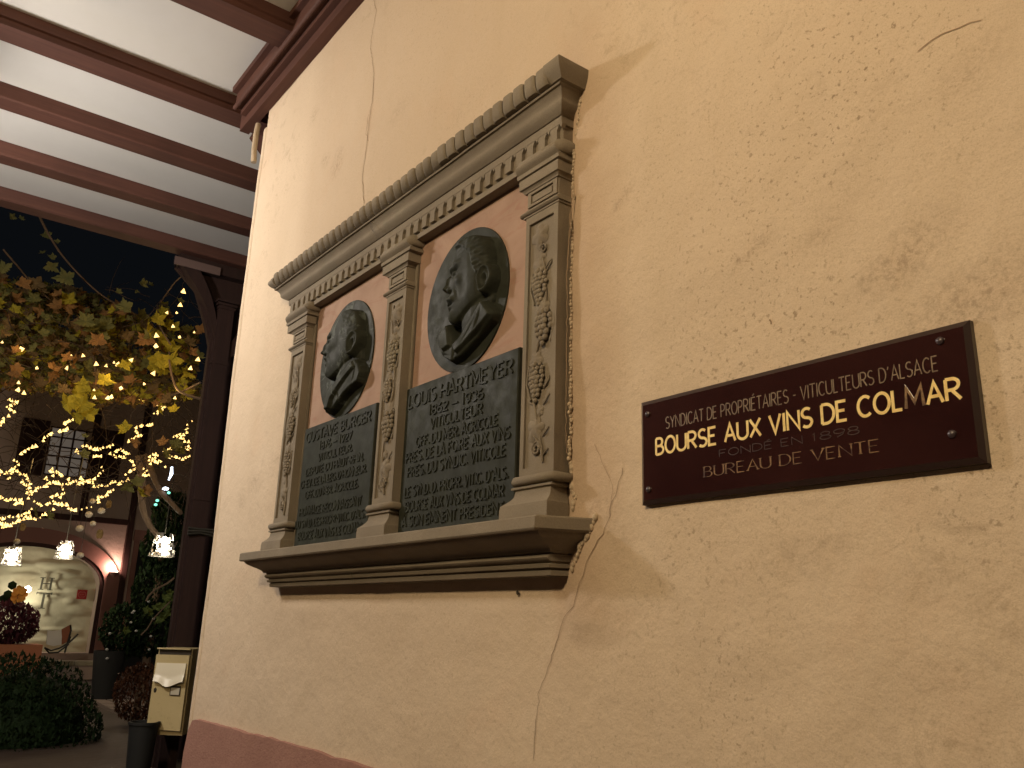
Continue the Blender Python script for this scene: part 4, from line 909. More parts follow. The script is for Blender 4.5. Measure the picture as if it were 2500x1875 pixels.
# window with lit panes behind dark lattice
wn = empty('window'); wn.parent = FB; wn.location = Vector((XF, 1.32, 3.75)) - FB.location
wy0, wy1, wz0, wz1 = .98, 1.68, 3.74, 4.52
for i in range(4):
    for j in range(5):
        if i == 3 and j > 2: continue
        MB().box(XF + .005, XF + .012, wy0 + i * .175 + .012, wy0 + i * .175 + .160, wz0 + j * .156 + .012, wz0 + j * .156 + .142).build('pane', M['winlit'], wn)
for i in range(5): MB().box(XF + .01, XF + .04, wy0 + i * .175 - .014, wy0 + i * .175 + .012, wz0, wz1).build('glazing_bar', M['timber'], wn)
for j in range(6): MB().box(XF + .008, XF + .035, wy0, wy1, wz0 + j * .156 - .010, wz0 + j * .156 + .010).build('glazing_bar', M['timber'], wn)
for s_, y_ in ((0, .55), (1, 1.70)): MB().box(XF + .0, XF + .05, y_, y_ + .40, 3.70, 4.6).build('shutter', M['timber'], FB)
# lime washed rubble wall inside the arch
XW = XF - .40
LW = empty('rubble_wall', (XW, 1, .98)); tag(LW, 'floodlit lime washed rubble wall seen inside the arch, with grey letters H and T', 'wall')
V = []; F = []; ny, nz = 110, 85
stones = [(1.62, 1.32, .26, .035), (1.90, 1.30, .12, .05), (1.92, 1.62, .20, .07), (1.76, 1.78, .09, .05), (1.60, 2.05, .16, .06), (1.85, 2.10, .2, .06), (1.68, 2.22, .14, .05), (1.5, 1.86, .18, .05), (1.80, 1.95, .14, .05), (1.2, 1.70, .2, .07), (1.05, 2.15, .2, .05), (.9, 2.3, .25, .07), (1.35, 2.35, .2, .06), (1.6, 1.15, .3, .05), (2.0, 1.12, .12, .06), (.5, 2.1, .2, .06), (.3, 1.7, .25, .08), (1.75, 2.36, .2, .06)]
for i in range(ny + 1):
    for j in range(nz + 1):
        y_ = -.2 + 2.4 * i / ny; z_ = .9 + 1.8 * j / nz; d = noise.noise(Vector((y_ * 3.5, z_ * 5.5, 1))) * .016 + noise.noise(Vector((y_ * 9, z_ * 14, 4))) * .006
        for sy, sz_, a_, b_ in stones: e = ((y_ - sy) / a_) ** 2 + ((z_ - sz_) / b_) ** 2; d += .042 * math.exp(-e * e)
        V.append((XW + d, y_, z_))
F = [(i * (nz + 1) + j, (i + 1) * (nz + 1) + j, (i + 1) * (nz + 1) + j + 1, i * (nz + 1) + j + 1) for i in range(ny) for j in range(nz)]
MB().add(V, F).build('rubble_face', M['lime'], LW, 70, False)
def yz_letter(name, strokes, t, x, parent, m, tk=None):
    mb = MB()
    for k, P in enumerate(strokes): stroke_mesh(mb, P, tk[k] if tk else t, -.01 - .0003 * k, 0)
    mb.v = [(x - q[1], q[0], q[2]) for q in mb.v]; return mb.build(name, m, parent)
yz_letter('letter', [[(1.285, 1.94), (1.295, 2.125)], [(1.42, 1.94), (1.425, 2.125)], [(1.29, 2.035), (1.42, 2.035)], [(1.255, 2.125), (1.335, 2.125)], [(1.385, 2.125), (1.465, 2.125)], [(1.245, 1.94), (1.325, 1.94)], [(1.38, 1.94), (1.46, 1.94)]], .03, XW + .10, LW, M['letter_grey'], [.03, .03, .014, .012, .012, .012, .012])
yz_letter('letter', [[(1.345, 1.65), (1.352, 1.885)], [(1.235, 1.885), (1.465, 1.885)], [(1.30, 1.65), (1.395, 1.65)], [(1.243, 1.86), (1.248, 1.90)], [(1.455, 1.86), (1.46, 1.90)]], .03, XW + .10, LW, M['letter_grey'], [.034, .018, .012, .012, .012])
HS = empty('red_wall_plate', (XW + .1, 1.91, 1.81)); tag(HS, 'small square red enamel plate on the floodlit wall under the arch', 'plaque')
MB().box(XW + .07, XW + .095, 1.835, 1.985, 1.815, 1.965).build('enamel_plate', M['red'], HS)
mb = MB()
for P in (arc(1.91, 1.89, .055, .055, 0, 360, 20), [(1.875, 1.89), (1.945, 1.89)], [(1.87, 1.915), (1.95, 1.92)], [(1.88, 1.865), (1.94, 1.862)]): stroke_mesh(mb, P, .004, -.002, 0)
mb.v = [(XW + .0952 - q[1], q[0], q[2]) for q in mb.v]; mb.build('emblem_lines', M['redline'], HS)
# low terrace wall
TW = empty('terrace_wall', (-14, 1.3, 0)); tag(TW, 'low dark garden wall with stone coping in front of the arch', 'wall')
tz_ = .93
MB().box(-14.2, -14.0, -4, 2.25, 0, tz_ - .06).build('masonry', M['facade'], TW)
for i in range(9): MB().box(-14.24, -13.96, -3.6 + i * .65, -2.96 + i * .65, tz_ - .06, tz_).build('coping_stone', M['rubble'], TW)
# pendants
def pendant(u, v, X, hh, label):
    c = at(u, v, 0, X); P = empty('pendant_lamp', tuple(c)); tag(P, label, 'lamp', 'crumpled foil pendant lamps')
    rnd = random.Random(int(u)); mb = MB(); rt, rb = hh * .36, hh * .52; n_ = 16; lay = 7
    pt = lambda i, j, o_=0: ((rt + (rb - rt) * j / lay) * math.cos(2 * PI * i / n_) * (1 + o_), (rt + (rb - rt) * j / lay) * math.sin(2 * PI * i / n_) * (1 + o_), hh / 2 - hh * j / lay)
    for j in range(lay):
        for i in range(n_):
            if rnd.random() < .55 and j < lay - 1: continue
            a_ = [pt(i, j, rnd.uniform(-.06, .1)), pt(i + 1, j, rnd.uniform(-.06, .1)), pt(i + 1 + rnd.uniform(-.3, .2), j + 1, rnd.uniform(-.06, .1)), pt(i + rnd.uniform(-.2, .3), j + 1, rnd.uniform(-.06, .1))]
            mb.add(a_, [(0, 1, 2, 3)])
    rot_parent_link('foil_shade', mb.mesh('foil', None, False), M['foil'], P)['kind'] = 'stuff'
    mb = MB(); mb.tube([(rb * 1.03 * math.cos(2 * PI * k / 20), rb * 1.03 * math.sin(2 * PI * k / 20), -hh / 2) for k in range(21)], .006, 5, False); rot_parent_link('rim', mb.mesh('rim'), M['foil'], P)
    mb = MB(); mb.ball((0, 0, .0), (rt * .75, rt * .75, hh * .36), 2); rot_parent_link('bulb', mb.mesh('bulb', 80), M['pend'], P)
    mb = MB(); mb.tube([(0, 0, hh / 2), (.01, 0, hh / 2 + .4), (.03, .02, hh / 2 + .95)], .005, 5); rot_parent_link('flex', mb.mesh('flex'), M['wire'], P)
    return c
pendant(30, 1357, -10.5, .19, 'crumpled glowing foil pendant lamp at the far left edge')
pendant(159, 1342, -10.5, .19, 'crumpled glowing foil pendant lamp in front of the arch, right of the leftmost one')
pendant(399, 1330, -9.0, .225, 'large crumpled foil pendant lamp beside the timber post')
# felt balls and leaf ornaments
for k, (u, v, r, X, lb) in enumerate([(226, 1223, 6.3, -9.5, 'topmost of the cluster, touching the fairy lights'), (248, 1247, 7.5, -9.5, 'farthest right of the cluster'), (217, 1256, 7.5, -9.5, 'middle left of the cluster'), (227, 1278, 6.3, -9.5, 'just below the dark timber band'), (195, 1290, 7.8, -9.5, 'lowest of the hanging cluster, above the lamp'), (196, 1356, 7.3, -9.5, 'beside the middle pendant lamp'), (41, 1322, 6.5, -9.5, 'above the leftmost pendant lamp')]):
    c = at(u, v, 0, X); o = empty('hanging_ball', tuple(c)); tag(o, 'pale felt ball on a thread, ' + lb, 'ornament', 'felt balls hanging under the vine')
    mb = MB(); rr = r / 2080 * 9.6; mb.ball((0, 0, 0), (rr * 1.05, rr * 1.05, rr * .92), 2); rot_parent_link('ball', mb.mesh('ball', 80), M['white_ball'], o)
    mb = MB(); mb.tube([(0, 0, rr * .8), (0, .004, .45)], .0022, 4); rot_parent_link('thread', mb.mesh('thread'), M['wire'], o)
for u, v, s, lb in ((266, 1229, 1, 'upper of two, right of the felt balls'), (244, 1302, 1.15, 'lower of two, under the timber band'), (56, 1285, .9, 'leftmost, below the fairy lights')):
    c = at(u, v, 0, -9.4); V, F = leaf_mesh(.042 * s, 2, .15)
    o = MB().add([(c[0] + y_, c[1] + x_ * .7, c[2] + z_ * 1.4) for x_, y_, z_ in V], F).build('hanging_leaf', M['leaf_brown']); tag(o, 'dry brown leaf hanging on a thread, ' + lb, 'leaf', 'brown leaves hanging on threads')

# ------------------------------------------------------------------ vine
VN = empty('grape_vine', (-8.5, 1.1, 0)); tag(VN, 'grape vine in yellow autumn leaf trained over the courtyard beside the post', 'vine')
def c5(a, b): return (a / 3.456, 950 + b / 3.456)
def c4(a, b): return (a / 3.456, 500 + b / 3.456)
def wire_path(pts, X0, X1, r, name, m, k=6, sm=60):
    out = []
    for i, (u, v) in enumerate(pts): out.append(tuple(at(u, v, 0, X0 + (X1 - X0) * i / max(1, len(pts) - 1))))
    n_ = len(out); rr = [r * (1 - .5 * i / n_) for i in range(n_)] if not isinstance(r, list) else r
    # subdivide smoothly
    P = []; R_ = []
    for i in range(n_ - 1):
        p0, p1, p2, p3 = [Vector(out[max(0, min(n_ - 1, q))]) for q in (i - 1, i, i + 1, i + 2)]
        for s_ in range(5):
            t_ = s_ / 5; P.append(.5 * ((2 * p1) + (-p0 + p2) * t_ + (2 * p0 - 5 * p1 + 4 * p2 - p3) * t_ ** 2 + (-p0 + 3 * p1 - 3 * p2 + p3) * t_ ** 3)); R_.append(rr[i])
    P.append(Vector(out[-1])); R_.append(rr[-1])
    return MB().tube(P, R_, k).build(name, m, VN, sm)
def e1(a, b): return (250 + a / 6.637, 1150 + b / 6.637)
wire_path([e1(600, -250), e1(640, 150), e1(640, 420), e1(680, 680), e1(780, 900), e1(900, 1060), e1(960, 1250)], -9.2, -9.6, .042, 'trunk', M['bark'], 8)
wire_path([e1(700, -250), e1(900, 250), e1(1100, 500), e1(1270, 680)], -9.2, -8.0, .030, 'branch', M['bark'])
wire_path([c4(1700, 1640), c4(1500, 1560), c4(1430, 1330), c4(1440, 1180)], -7, -7.8, .012, 'branch', M['bark'])
wire_path([c4(540, 1300), c4(700, 1310), c4(790, 1290), c4(810, 1450), c4(880, 1630)], -8.4, -8, .014, 'branch', M['bark'])
wire_path([c4(1300, 1640), c4(1500, 1590), c4(1690, 1500)], -8.4, -7, .012, 'branch', M['bark'])
wire_path([c4(330, 90), c4(400, 230), c4(520, 420), c4(700, 620), c4(900, 790), c4(1200, 950)], -7.6, -8.2, .010, 'branch', M['bark'])
wire_path([c4(30, 380), c4(150, 520), c4(260, 650), c4(420, 800)], -7.6, -8.2, .008, 'branch', M['bark'])
wire_path([c4(1350, 830), c4(1480, 650), c4(1600, 560)], -8, -6.4, .006, 'branch', M['bark'])
wire_path([c4(1330, 850), c4(1340, 1000), c4(1440, 1180)], -8, -7.6, .010, 'branch', M['bark'])
rnd = random.Random(21)
# twigs
mb = MB()
for k in range(420):
    u = rnd.uniform(-30, 470); v = rnd.uniform(880, 1210) if k % 3 else rnd.uniform(700, 950); X = rnd.uniform(-9.6, -7.8)
    p = Vector(at(u, v, 0, X)); d = Vector((rnd.uniform(-.2, .2), rnd.uniform(-1, 1), rnd.uniform(-.8, .6))).normalized(); P = [p]
    for s_ in range(6): d = (d + Vector((rnd.uniform(-.3, .3), rnd.uniform(-.4, .4), rnd.uniform(-.45, .35)))).normalized(); P.append(P[-1] + d * rnd.uniform(.04, .09))
    mb.tube(P, [.0042, .004, .0036, .003, .0026, .002, .0015], 3, False)
o = mb.build('twigs', M['twig'], VN, None, False); o['kind'] = 'stuff'
def vleaf(name, seed):
    rn = random.Random(seed); V = [(0, 0, 0)]; n_ = 30
    for i in range(n_):
        a_ = 2 * PI * i / n_ - PI / 2; q = (a_ + PI / 2) % (2 * PI)
        ph = (q * 5 / (2 * PI) + .5) % 1; lob = .58 + .42 * (1 - abs(ph - .5) * 2) ** 1.2; lob *= (.93 if i % 2 else 1.05); notch = .35 + .65 * min(1, abs(math.sin(q / 2)) * 4)
        r = lob * notch * rn.uniform(.9, 1.08); x_, z_ = r * math.cos(a_), r * math.sin(a_)
        V.append((x_, (-.30 * r * r + .16 * math.sin(3 * a_ + seed) * r + rn.uniform(-.07, .07)), z_))
    F = [(0, 1 + i, 1 + (i + 1) % n_) for i in range(n_)]; me = MB().add(V, F).mesh(name, None, False); return me
LV = {}
for kind in ('yellow', 'olive', 'brown', 'orange'):
    for s_ in range(3):
        me = vleaf('vine_leaf', s_ * 7 + len(kind)); me.materials.append(M['leaf_' + kind]); LV[(kind, s_)] = me
def put_leaf(u, v, X, s, kind, face=.75):
    c = at(u, v, 0, X); o = bpy.data.objects.new('leaf', LV[(kind, rnd.randrange(3))]); COL.objects.link(o); o.parent = VN
    o.location = Vector(c) - VN.location; o.scale = (s, s, s)
    # base leaf faces -y with stem up; turn so it looks roughly to +x (the passage) with scatter
    e = (rnd.gauss(0, .45), rnd.gauss(0, .5), PI / 2 + rnd.gauss(0, .7 * (1 - face) + .35)); o.rotation_euler = e; return o
# leaf field: polygon in the photo's view of the pergola, densest at right
def inside(u, v):
    top = np.interp(u, [0, 60, 150, 260, 330, 380, 400, 420, 460, 490], [670, 690, 700, 725, 770, 775, 745, 790, 800, 800])
    bot = np.interp(u, [0, 60, 150, 200, 300, 400, 470, 490], [950, 955, 965, 1000, 985, 985, 975, 930]); return top < v < bot
hero = [(360, 800, .075, 'yellow'), (385, 780, .070, 'yellow'), (398, 760, .05, 'yellow'), (395, 830, .085, 'yellow'), (420, 850, .075, 'yellow'), (385, 880, .085, 'yellow'), (420, 880, .085, 'yellow'), (370, 815, .06, 'yellow'), (355, 830, .08, 'orange'), (200, 990, .095, 'yellow'), (215, 1010, .085, 'yellow'), (165, 985, .085, 'yellow'), (190, 960, .07, 'yellow'), (255, 930, .07, 'yellow'), (235, 960, .06, 'yellow'), (205, 940, .07, 'yellow'), (190, 1018, .06, 'yellow'), (305, 1045, .065, 'yellow'), (398, 1080, .05, 'orange'), (330, 1080, .05, 'orange'), (430, 1085, .06, 'olive'), (405, 1110, .06, 'olive'), (440, 1100, .05, 'olive'), (345, 1205, .055, 'yellow'), (358, 1197, .05, 'orange'), (312, 1190, .06, 'olive'), (335, 1178, .06, 'olive'), (345, 770, .07, 'olive'), (305, 750, .07, 'olive'), (210, 785, .08, 'olive'), (125, 652, .06, 'olive'), (115, 575, .045, 'olive'), (140, 590, .025, 'olive'), (30, 530, .035, 'olive'), (52, 533, .025, 'olive'), (105, 617, .03, 'olive'), (128, 628, .035, 'olive'), (10, 655, .06, 'olive'), (160, 680, .08, 'olive'), (350, 692, .045, 'olive'), (368, 694, .025, 'olive'), (333, 712, .02, 'olive'), (290, 712, .03, 'olive'), (440, 735, .035, 'olive'), (492, 805, .06, 'orange'), (205, 1110, .05, 'olive'), (208, 1065, .03, 'olive'), (380, 985, .04, 'orange'), (388, 1000, .05, 'yellow'), (425, 1000, .05, 'yellow'), (455, 960, .07, 'yellow'), (460, 915, .06, 'yellow'), (425, 910, .05, 'yellow'), (470, 860, .05, 'orange'), (120, 1260, .05, 'olive'), (85, 1253, .045, 'olive')]
for u, v, s, kd in hero: put_leaf(u, v, rnd.uniform(-8.0, -7.5), s * 1.15, kd, .95)
cnt = 0
while cnt < 240:
    u, v = rnd.uniform(-15, 490), rnd.uniform(660, 1010)
    if not inside(u, v): continue
    kd = rnd.choices(['yellow', 'olive', 'brown', 'orange'], [(.28 if u > 280 else .05), (.62 if u < 260 and v < 860 else .2), .28, .22])[0]
    put_leaf(u, v, rnd.uniform(-8.9, -7.7), rnd.uniform(.045, .085), kd); cnt += 1
# the rest of the foliage, joined
mbs = {k: MB() for k in ('yellow', 'olive', 'brown', 'orange')}; cnt = 0
while cnt < 2600:
    u, v = rnd.uniform(-80, 480), rnd.uniform(650, 1030)
    if not inside(min(max(u, 0), 489), v): continue
    kd = rnd.choices(['yellow', 'olive', 'brown', 'orange'], [(.24 if u > 250 else .10), (.6 if u < 260 else .25), .42, .12])[0]
    c = Vector(at(u, v, 0, rnd.uniform(-10.2, -8.3))); s = rnd.uniform(.028, .075); me = LV[(kd, rnd.randrange(3))]
    R_ = Matrix.Rotation(rnd.uniform(0, 6.3), 3, 'Z') @ Matrix.Rotation(rnd.gauss(0, .8), 3, 'X')
    mbs[kd].add([c + R_ @ (v_.co * s) for v_ in me.vertices], [tuple(p_.vertices) for p_ in me.polygons]); cnt += 1
for kd, q in mbs.items(): o = q.build('foliage', M['leaf_' + kd], VN, None, False); o['kind'] = 'stuff'
# ------------------------------------------------------------------ fairy lights
chains = [
 ([(0,690),(40,715),(100,675),(155,635),(120,600),(180,545),(240,505),(300,480),(365,435),(400,395),(440,370),(505,355),(570,335),(545,280),(640,260)], 'looping up to the leftmost yellow leaves', 4),
 ([(5,305),(30,245),(70,225),(120,190),(60,150),(145,110),(80,90)], 'short zigzag at the left edge, highest on the bare twigs', 4),
 ([(140,690),(170,715),(200,720),(230,755),(265,800),(300,830),(370,820),(400,800),(450,785),(490,790)], 'dipping below the leftmost dark twigs', 4),
 ([(0,720),(70,755),(110,700),(190,780),(220,810),(250,800),(230,875),(300,855)], 'just under the left loop', 3),
 ([(430,690),(440,670),(450,730),(480,700),(520,730),(580,760),(620,780),(660,800),(700,770),(750,780),(800,760),(830,730),(870,690),(860,660)], 'sagging in front of the lit lattice window', 6),
 ([(390,750),(420,790),(470,790),(560,800),(600,790),(640,770),(680,750),(700,790),(760,770),(790,820),(830,820),(890,820),(930,800),(970,780),(1000,800),(1030,780),(1080,760)], 'long lower line right of the window', 4),
 ([(1060,720),(1100,690),(1140,670),(1130,640),(1100,600),(1060,580),(1020,570),(960,560),(930,545),(980,525),(1020,505),(1050,535),(1090,545)], 'turning a sharp hook beside the thick branch', 3),
 ([(650,520),(665,540),(700,550),(740,555),(790,570),(850,565),(700,480),(795,505),(900,490),(950,470)], 'short horizontal line above the window corner', 3),
 ([(1090,440),(1190,390),(1160,370),(1150,325),(1190,310),(1285,295),(1330,135),(1390,150),(1300,205),(1330,205)], 'climbing through the yellow leaves', 2),
 ([(1240,570),(1290,550),(1330,560),(1260,600),(1355,610),(1250,625),(1395,655),(1210,670),(1240,685),(1210,720),(1255,720)], 'bunched round the hanging trunk', 2),
 ([(1430,570),(1540,590),(1600,565),(1385,520),(1455,490),(1545,490),(1605,500),(1590,445),(1470,400),(1550,385),(1575,365),(1580,300),(1620,270)], 'nearest the timber post', 2),
 ([(0,915),(50,935),(90,930),(130,930),(160,930),(190,960),(125,970)], 'short flat run at the left edge', 2),
 ([(230,870),(265,890),(240,920),(290,945),(330,970),(350,980),(400,970),(450,945),(490,970),(555,965),(580,1005),(640,1020),(690,1015),(730,1000),(770,995)], 'ending at the felt balls', 3),
 ([(440,910),(480,890),(510,910),(540,880),(525,830)], 'short diagonal below the window', 3),
 ([(835,950),(830,905),(870,910),(900,890),(930,865),(955,850)], 'short rising line right of the felt balls', 1),
 ([(0,1090),(80,1075),(110,1080),(150,1070),(180,1065),(220,1045),(265,1010),(240,1090),(300,1100),(340,1085),(380,1055),(420,1045),(450,1015)], 'second lowest line, above the arch', 3),
 ([(0,1130),(40,1140),(20,1165),(90,1150),(130,1130),(170,1105),(220,1075)], 'lowest line at the left edge', 3)]
bm_ = MB(); bm_.add([(0, 0, 1), (.95, 0, -.5), (-.47, .82, -.5), (-.47, -.82, -.5)], [(0, 1, 2), (0, 2, 3), (0, 3, 1), (1, 3, 2)]); bulbme = bm_.mesh('bulb'); bulbme.materials.append(M['bulb'])
def chain(pts, X, label, ins, px=c5, size=.0185, wires=True):
    root = empty('fairy_light_string', tuple(at(*px(*pts[0]), 0, X))); tag(root, 'string of warm fairy lights, ' + label, 'fairy lights', 'strings of fairy lights in the vine')
    W3 = []
    for i in range(len(pts)):
        W3.append(Vector(at(*px(*pts[i]), 0, X + .12 * math.sin(i * 1.3 + X * 7))))
        if i < len(pts) - 1 and ins and math.hypot(pts[i + 1][0] - pts[i][0], pts[i + 1][1] - pts[i][1]) < 130 and rnd.random() < .75:
            L = math.hypot(pts[i + 1][0] - pts[i][0], pts[i + 1][1] - pts[i][1])
            for q in range(1, max(1, round(L / 24))):
                t_ = q / max(1, round(L / 24)); u_, v_ = pts[i][0] + (pts[i + 1][0] - pts[i][0]) * t_ + rnd.uniform(-8, 8), pts[i][1] + (pts[i + 1][1] - pts[i][1]) * t_ + rnd.uniform(-10, 10)
                W3.append(Vector(at(*px(u_, v_), 0, X + rnd.uniform(-.1, .1))))
    for p in W3:
        o = bpy.data.objects.new('bulb', bulbme); COL.objects.link(o); o.parent = root; o.location = p - root.location; s = size * rnd.uniform(.55, 1.35); o.scale = (s, s, s); o.rotation_euler = (rnd.uniform(-.5, .5), rnd.uniform(-.4, .4), rnd.uniform(0, 6.3))
    if wires:
        m_ = MB().tube([p - root.location for p in W3], .003, 4, False).mesh('wire'); rot_parent_link('wire', m_, M['wire'], root)
for i, (pts, lb, ins) in enumerate(chains): chain(pts, -9.1 + .22 * math.sin(i * 2.1), lb, True)
up = [(20,1160),(155,1500),(155,1560),(205,1585),(80,1645),(310,1375),(180,1215),(565,1375),(600,1280),(700,1270),(810,1340),(895,1355),(960,1330),(985,1350),(1000,1335),(1110,1310)]
chain(up, -8.0, 'scattered among the left and middle leaves', False, c4, .02, False)
up = [(1545,730),(1520,840),(1490,910),(1410,910),(1460,1025),(1640,1075),(1515,1115),(1320,1100),(1315,1190),(1670,1300),(1610,1380),(1295,1420),(1215,1510),(1475,1630),(1020,1545),(940,1620),(910,1630),(795,1625),(795,1560)]
chain(up, -7.6, 'scattered among the yellow leaves by the post', False, c4, .023, False)
# ------------------------------------------------------------------ plants and small things in the yard
def leafball(name, c, r, n_, s, m, flat=1.0, seed=1, mesh_i=0):
    rn = random.Random(seed); mb = MB()
    for k in range(n_):
        d = Vector((rn.gauss(0, 1), rn.gauss(0, 1), rn.gauss(0, 1))).normalized(); rr = r * (1 - .35 * rn.random() ** 2) * (1 + .12 * noise.noise(d * 2.5 + Vector((seed, 0, 0)) * 3))
        p = Vector(c) + Vector((d.x, d.y, d.z * flat)) * rr; ss = s * rn.uniform(.6, 1.3); R_ = Matrix.Rotation(rn.uniform(0, 6.3), 3, 'Z') @ Matrix.Rotation(rn.uniform(0, 6.3), 3, 'X')
        mb.add([p + R_ @ Vector(q) * ss for q in ((0, 0, 1), (.4, .1, 0), (0, .15, -.8), (-.4, .1, 0))], [(0, 1, 2, 3)])
    return mb, m
def plant(root, name, *a, **k):
    mb, m = leafball(name, *a, **k); return mb.build(name, m, root, None, False)
bc = at(25, 1810, 0, -7.6)
BU = empty('clipped_bush', (bc[0], bc[1], 0)); tag(BU, 'dark green rounded bush at the lower left corner', 'bush')
mb = MB(); mb.ball((bc[0], bc[1], bc[2]), .50, 2); mb.build('inner_mass', M['leaf_green'], BU, 80); plant(BU, 'foliage', (bc[0], bc[1], bc[2]), .60, 15000, .024, M['leaf_green'], seed=2)['kind'] = 'stuff'
MB().tube([(bc[0], bc[1], 0), (bc[0], bc[1], bc[2])], .04, 8).build('trunk', M['bark'], BU)
# purple plant in a terracotta trough, orange flower
pc = at(30, 1515, 0, -10.0)
PP_ = empty('potted_heuchera', (pc[0], pc[1], 0)); tag(PP_, 'purple leaved plant spilling over a wide terracotta trough at the left edge', 'potted plant')
MB().box(pc[0] - .15, pc[0] + .25, pc[1] - .6, pc[1] + .27, GZ, pc[2] - .22).build('terracotta_trough', M['terracotta'], PP_)
plant(PP_, 'foliage', (pc[0], pc[1] - .05, pc[2] - .02), .30, 2200, .035, M['leaf_purple'], flat=.7, seed=5)['kind'] = 'stuff'
fc = at(47, 1450, 0, -9.9); FL = empty('orange_flower', tuple(fc)); tag(FL, 'large orange bloom standing above the purple plant', 'flower')
for k in range(7):
    V, F = leaf_mesh(.045, 3, .3); a_ = k * .9; MB().add([(fc[0] + .03 * math.sin(k) + y_, fc[1] + .035 * math.cos(a_) + x_, fc[2] + .05 * math.sin(a_) + z_) for x_, y_, z_ in V], F).build('petal', M['petal'], FL)
MB().tube([(fc[0] - .02, fc[1], fc[2]), (fc[0] - .05, fc[1] - .02, pc[2] - .1)], .008, 5).build('stem', M['bark'], FL)
gc = at(8, 1445, 0, -10.2); GP = empty('round_leaf_plant', tuple(gc)); tag(GP, 'grey green round leaved plant left of the orange flower', 'plant')
for k in range(14):
    mb = MB(); mb.ball((gc[0] + rnd.uniform(-.1, .1), gc[1] + rnd.uniform(-.16, .14), gc[2] + rnd.uniform(-.15, .12)), (.015, .045, .045), 1); mb.build('leaf', M['leaf_green'], GP, 60)
# chair with towel
cc = at(135, 1560, 0, -13.2); CH = empty('lounge_chair', (cc[0], cc[1], cc[2] - .2)); tag(CH, 'brown leather lounge chair with a white towel over it before the arch', 'chair')
def B2(a, b): return (a / 6.914, 1380 + b / 6.914)
q = [at(*B2(a, b), 0, -13.2) for a, b in ((1040, 1080), (1190, 1000), (1195, 1080), (1150, 1280), (1040, 1340))]
mb = MB(); mb.add([(p[0], p[1], p[2]) for p in q] + [(p[0] - .05, p[1] + .02, p[2]) for p in q], [(0, 1, 2, 3, 4), (9, 8, 7, 6, 5)] + [(i, (i + 1) % 5, (i + 1) % 5 + 5, i + 5) for i in range(5)]); mb.build('backrest', M['leather'], CH)
q = [at(*B2(a, b), 0, -13.15) for a, b in ((805, 1095), (900, 1110), (1035, 1090), (1045, 1200), (1035, 1340), (900, 1365), (785, 1335))]
n_ = len(q); mb = MB(); mb.add([tuple(p) for p in q] + [(p[0] - .03, p[1], p[2]) for p in q], [tuple(range(n_)), tuple(range(2 * n_ - 1, n_ - 1, -1))] + [(i, (i + 1) % n_, (i + 1) % n_ + n_, i + n_) for i in range(n_)]); mb.build('towel', M['cloth'], CH)
for pl in (((750, 1390), (860, 1440), (1000, 1400), (1160, 1310), (1190, 1200)), ((1190, 1010), (1200, 1100), (1090, 1480)), ((1160, 1310), (1320, 1160)), ((760, 1400), (830, 1480), (980, 1470), (1160, 1330))):
    MB().tube([tuple(at(*B2(a, b), 0, -13.18)) for a, b in pl], .012, 6).build('frame_tube', M['iron'], CH)
# dark tall planter with shrub and white blooms
tc = at(268, 1600, 0, -10.5); TP = empty('tall_planter', (tc[0], tc[1], 0)); tag(TP, 'tall black planter with a dark shrub dotted with pale blooms', 'potted plant')
mb = MB(); mb.lathe([(0, GZ), (.12, GZ), (.17, tc[2] + .05), (.155, tc[2] + .05), (.15, tc[2]), (0, tc[2])], (tc[0], tc[1], 0), 20); mb.build('pot', M['pot'], TP, 40)
plant(TP, 'foliage', (tc[0], tc[1] + .12, tc[2] + .28), .26, 1500, .04, M['leaf_green'], flat=1.1, seed=8)['kind'] = 'stuff'
for k in range(12):
    mb = MB(); mb.ball((tc[0] + .27 + rnd.uniform(-.1, .1), tc[1] + rnd.uniform(-.1, .4), tc[2] + rnd.uniform(-.1, .6)), (.012, .018, .014), 1); mb.build('bloom', M['bloom'], TP)
# climbing dark evergreen behind the trunk
ec = at(398, 1330, 0, -10.5); EG = empty('dark_evergreen', (ec[0], ec[1], 0)); tag(EG, 'tall dark evergreen behind the largest pendant lamp', 'tree')
MB().tube([(ec[0], ec[1], 0), (ec[0], ec[1], 2.9)], [.06, .03], 8).build('trunk', M['bark'], EG)
for k, (dz, r) in enumerate(((-.95, .30), (-.5, .31), (-.05, .29), (.38, .22))): plant(EG, 'foliage', (ec[0], ec[1] + .05, ec[2] + dz), r, 1700, .04, M['leaf_green'], flat=1.1, seed=20 + k)['kind'] = 'stuff'
for k, (u, v, rr) in enumerate(((405, 1192, .03), (415, 1207, .02), (385, 1222, .022), (375, 1234, .016), (404, 1211, .014))):
    pass
bl = empty('blue_white_lantern', tuple(at(418, 1160, 0, -8.6))); tag(bl, 'narrow icy white light hanging beside the timber post', 'lamp')
a_ = at(420, 1140, 0, -8.6); b_ = at(412, 1172, 0, -8.6); MB().tube([tuple(a_), tuple((a_ + b_) / 2 + np.array([0, .01, 0])), tuple(b_)], [.010, .016, .008], 5).build('bulb', M['fluo'], bl)
MB().ball(tuple(at(404, 1193, 0, -8.6)), (.02, .035, .018), 1).build('bulb', M['fluo'], bl)
for u, v in ((412, 1203), (403, 1210), (384, 1222), (380, 1232)): MB().ball(tuple(at(u, v, 0, -8.6)), (.01, .018, .014), 1).build('bulb', M['teal'], bl)
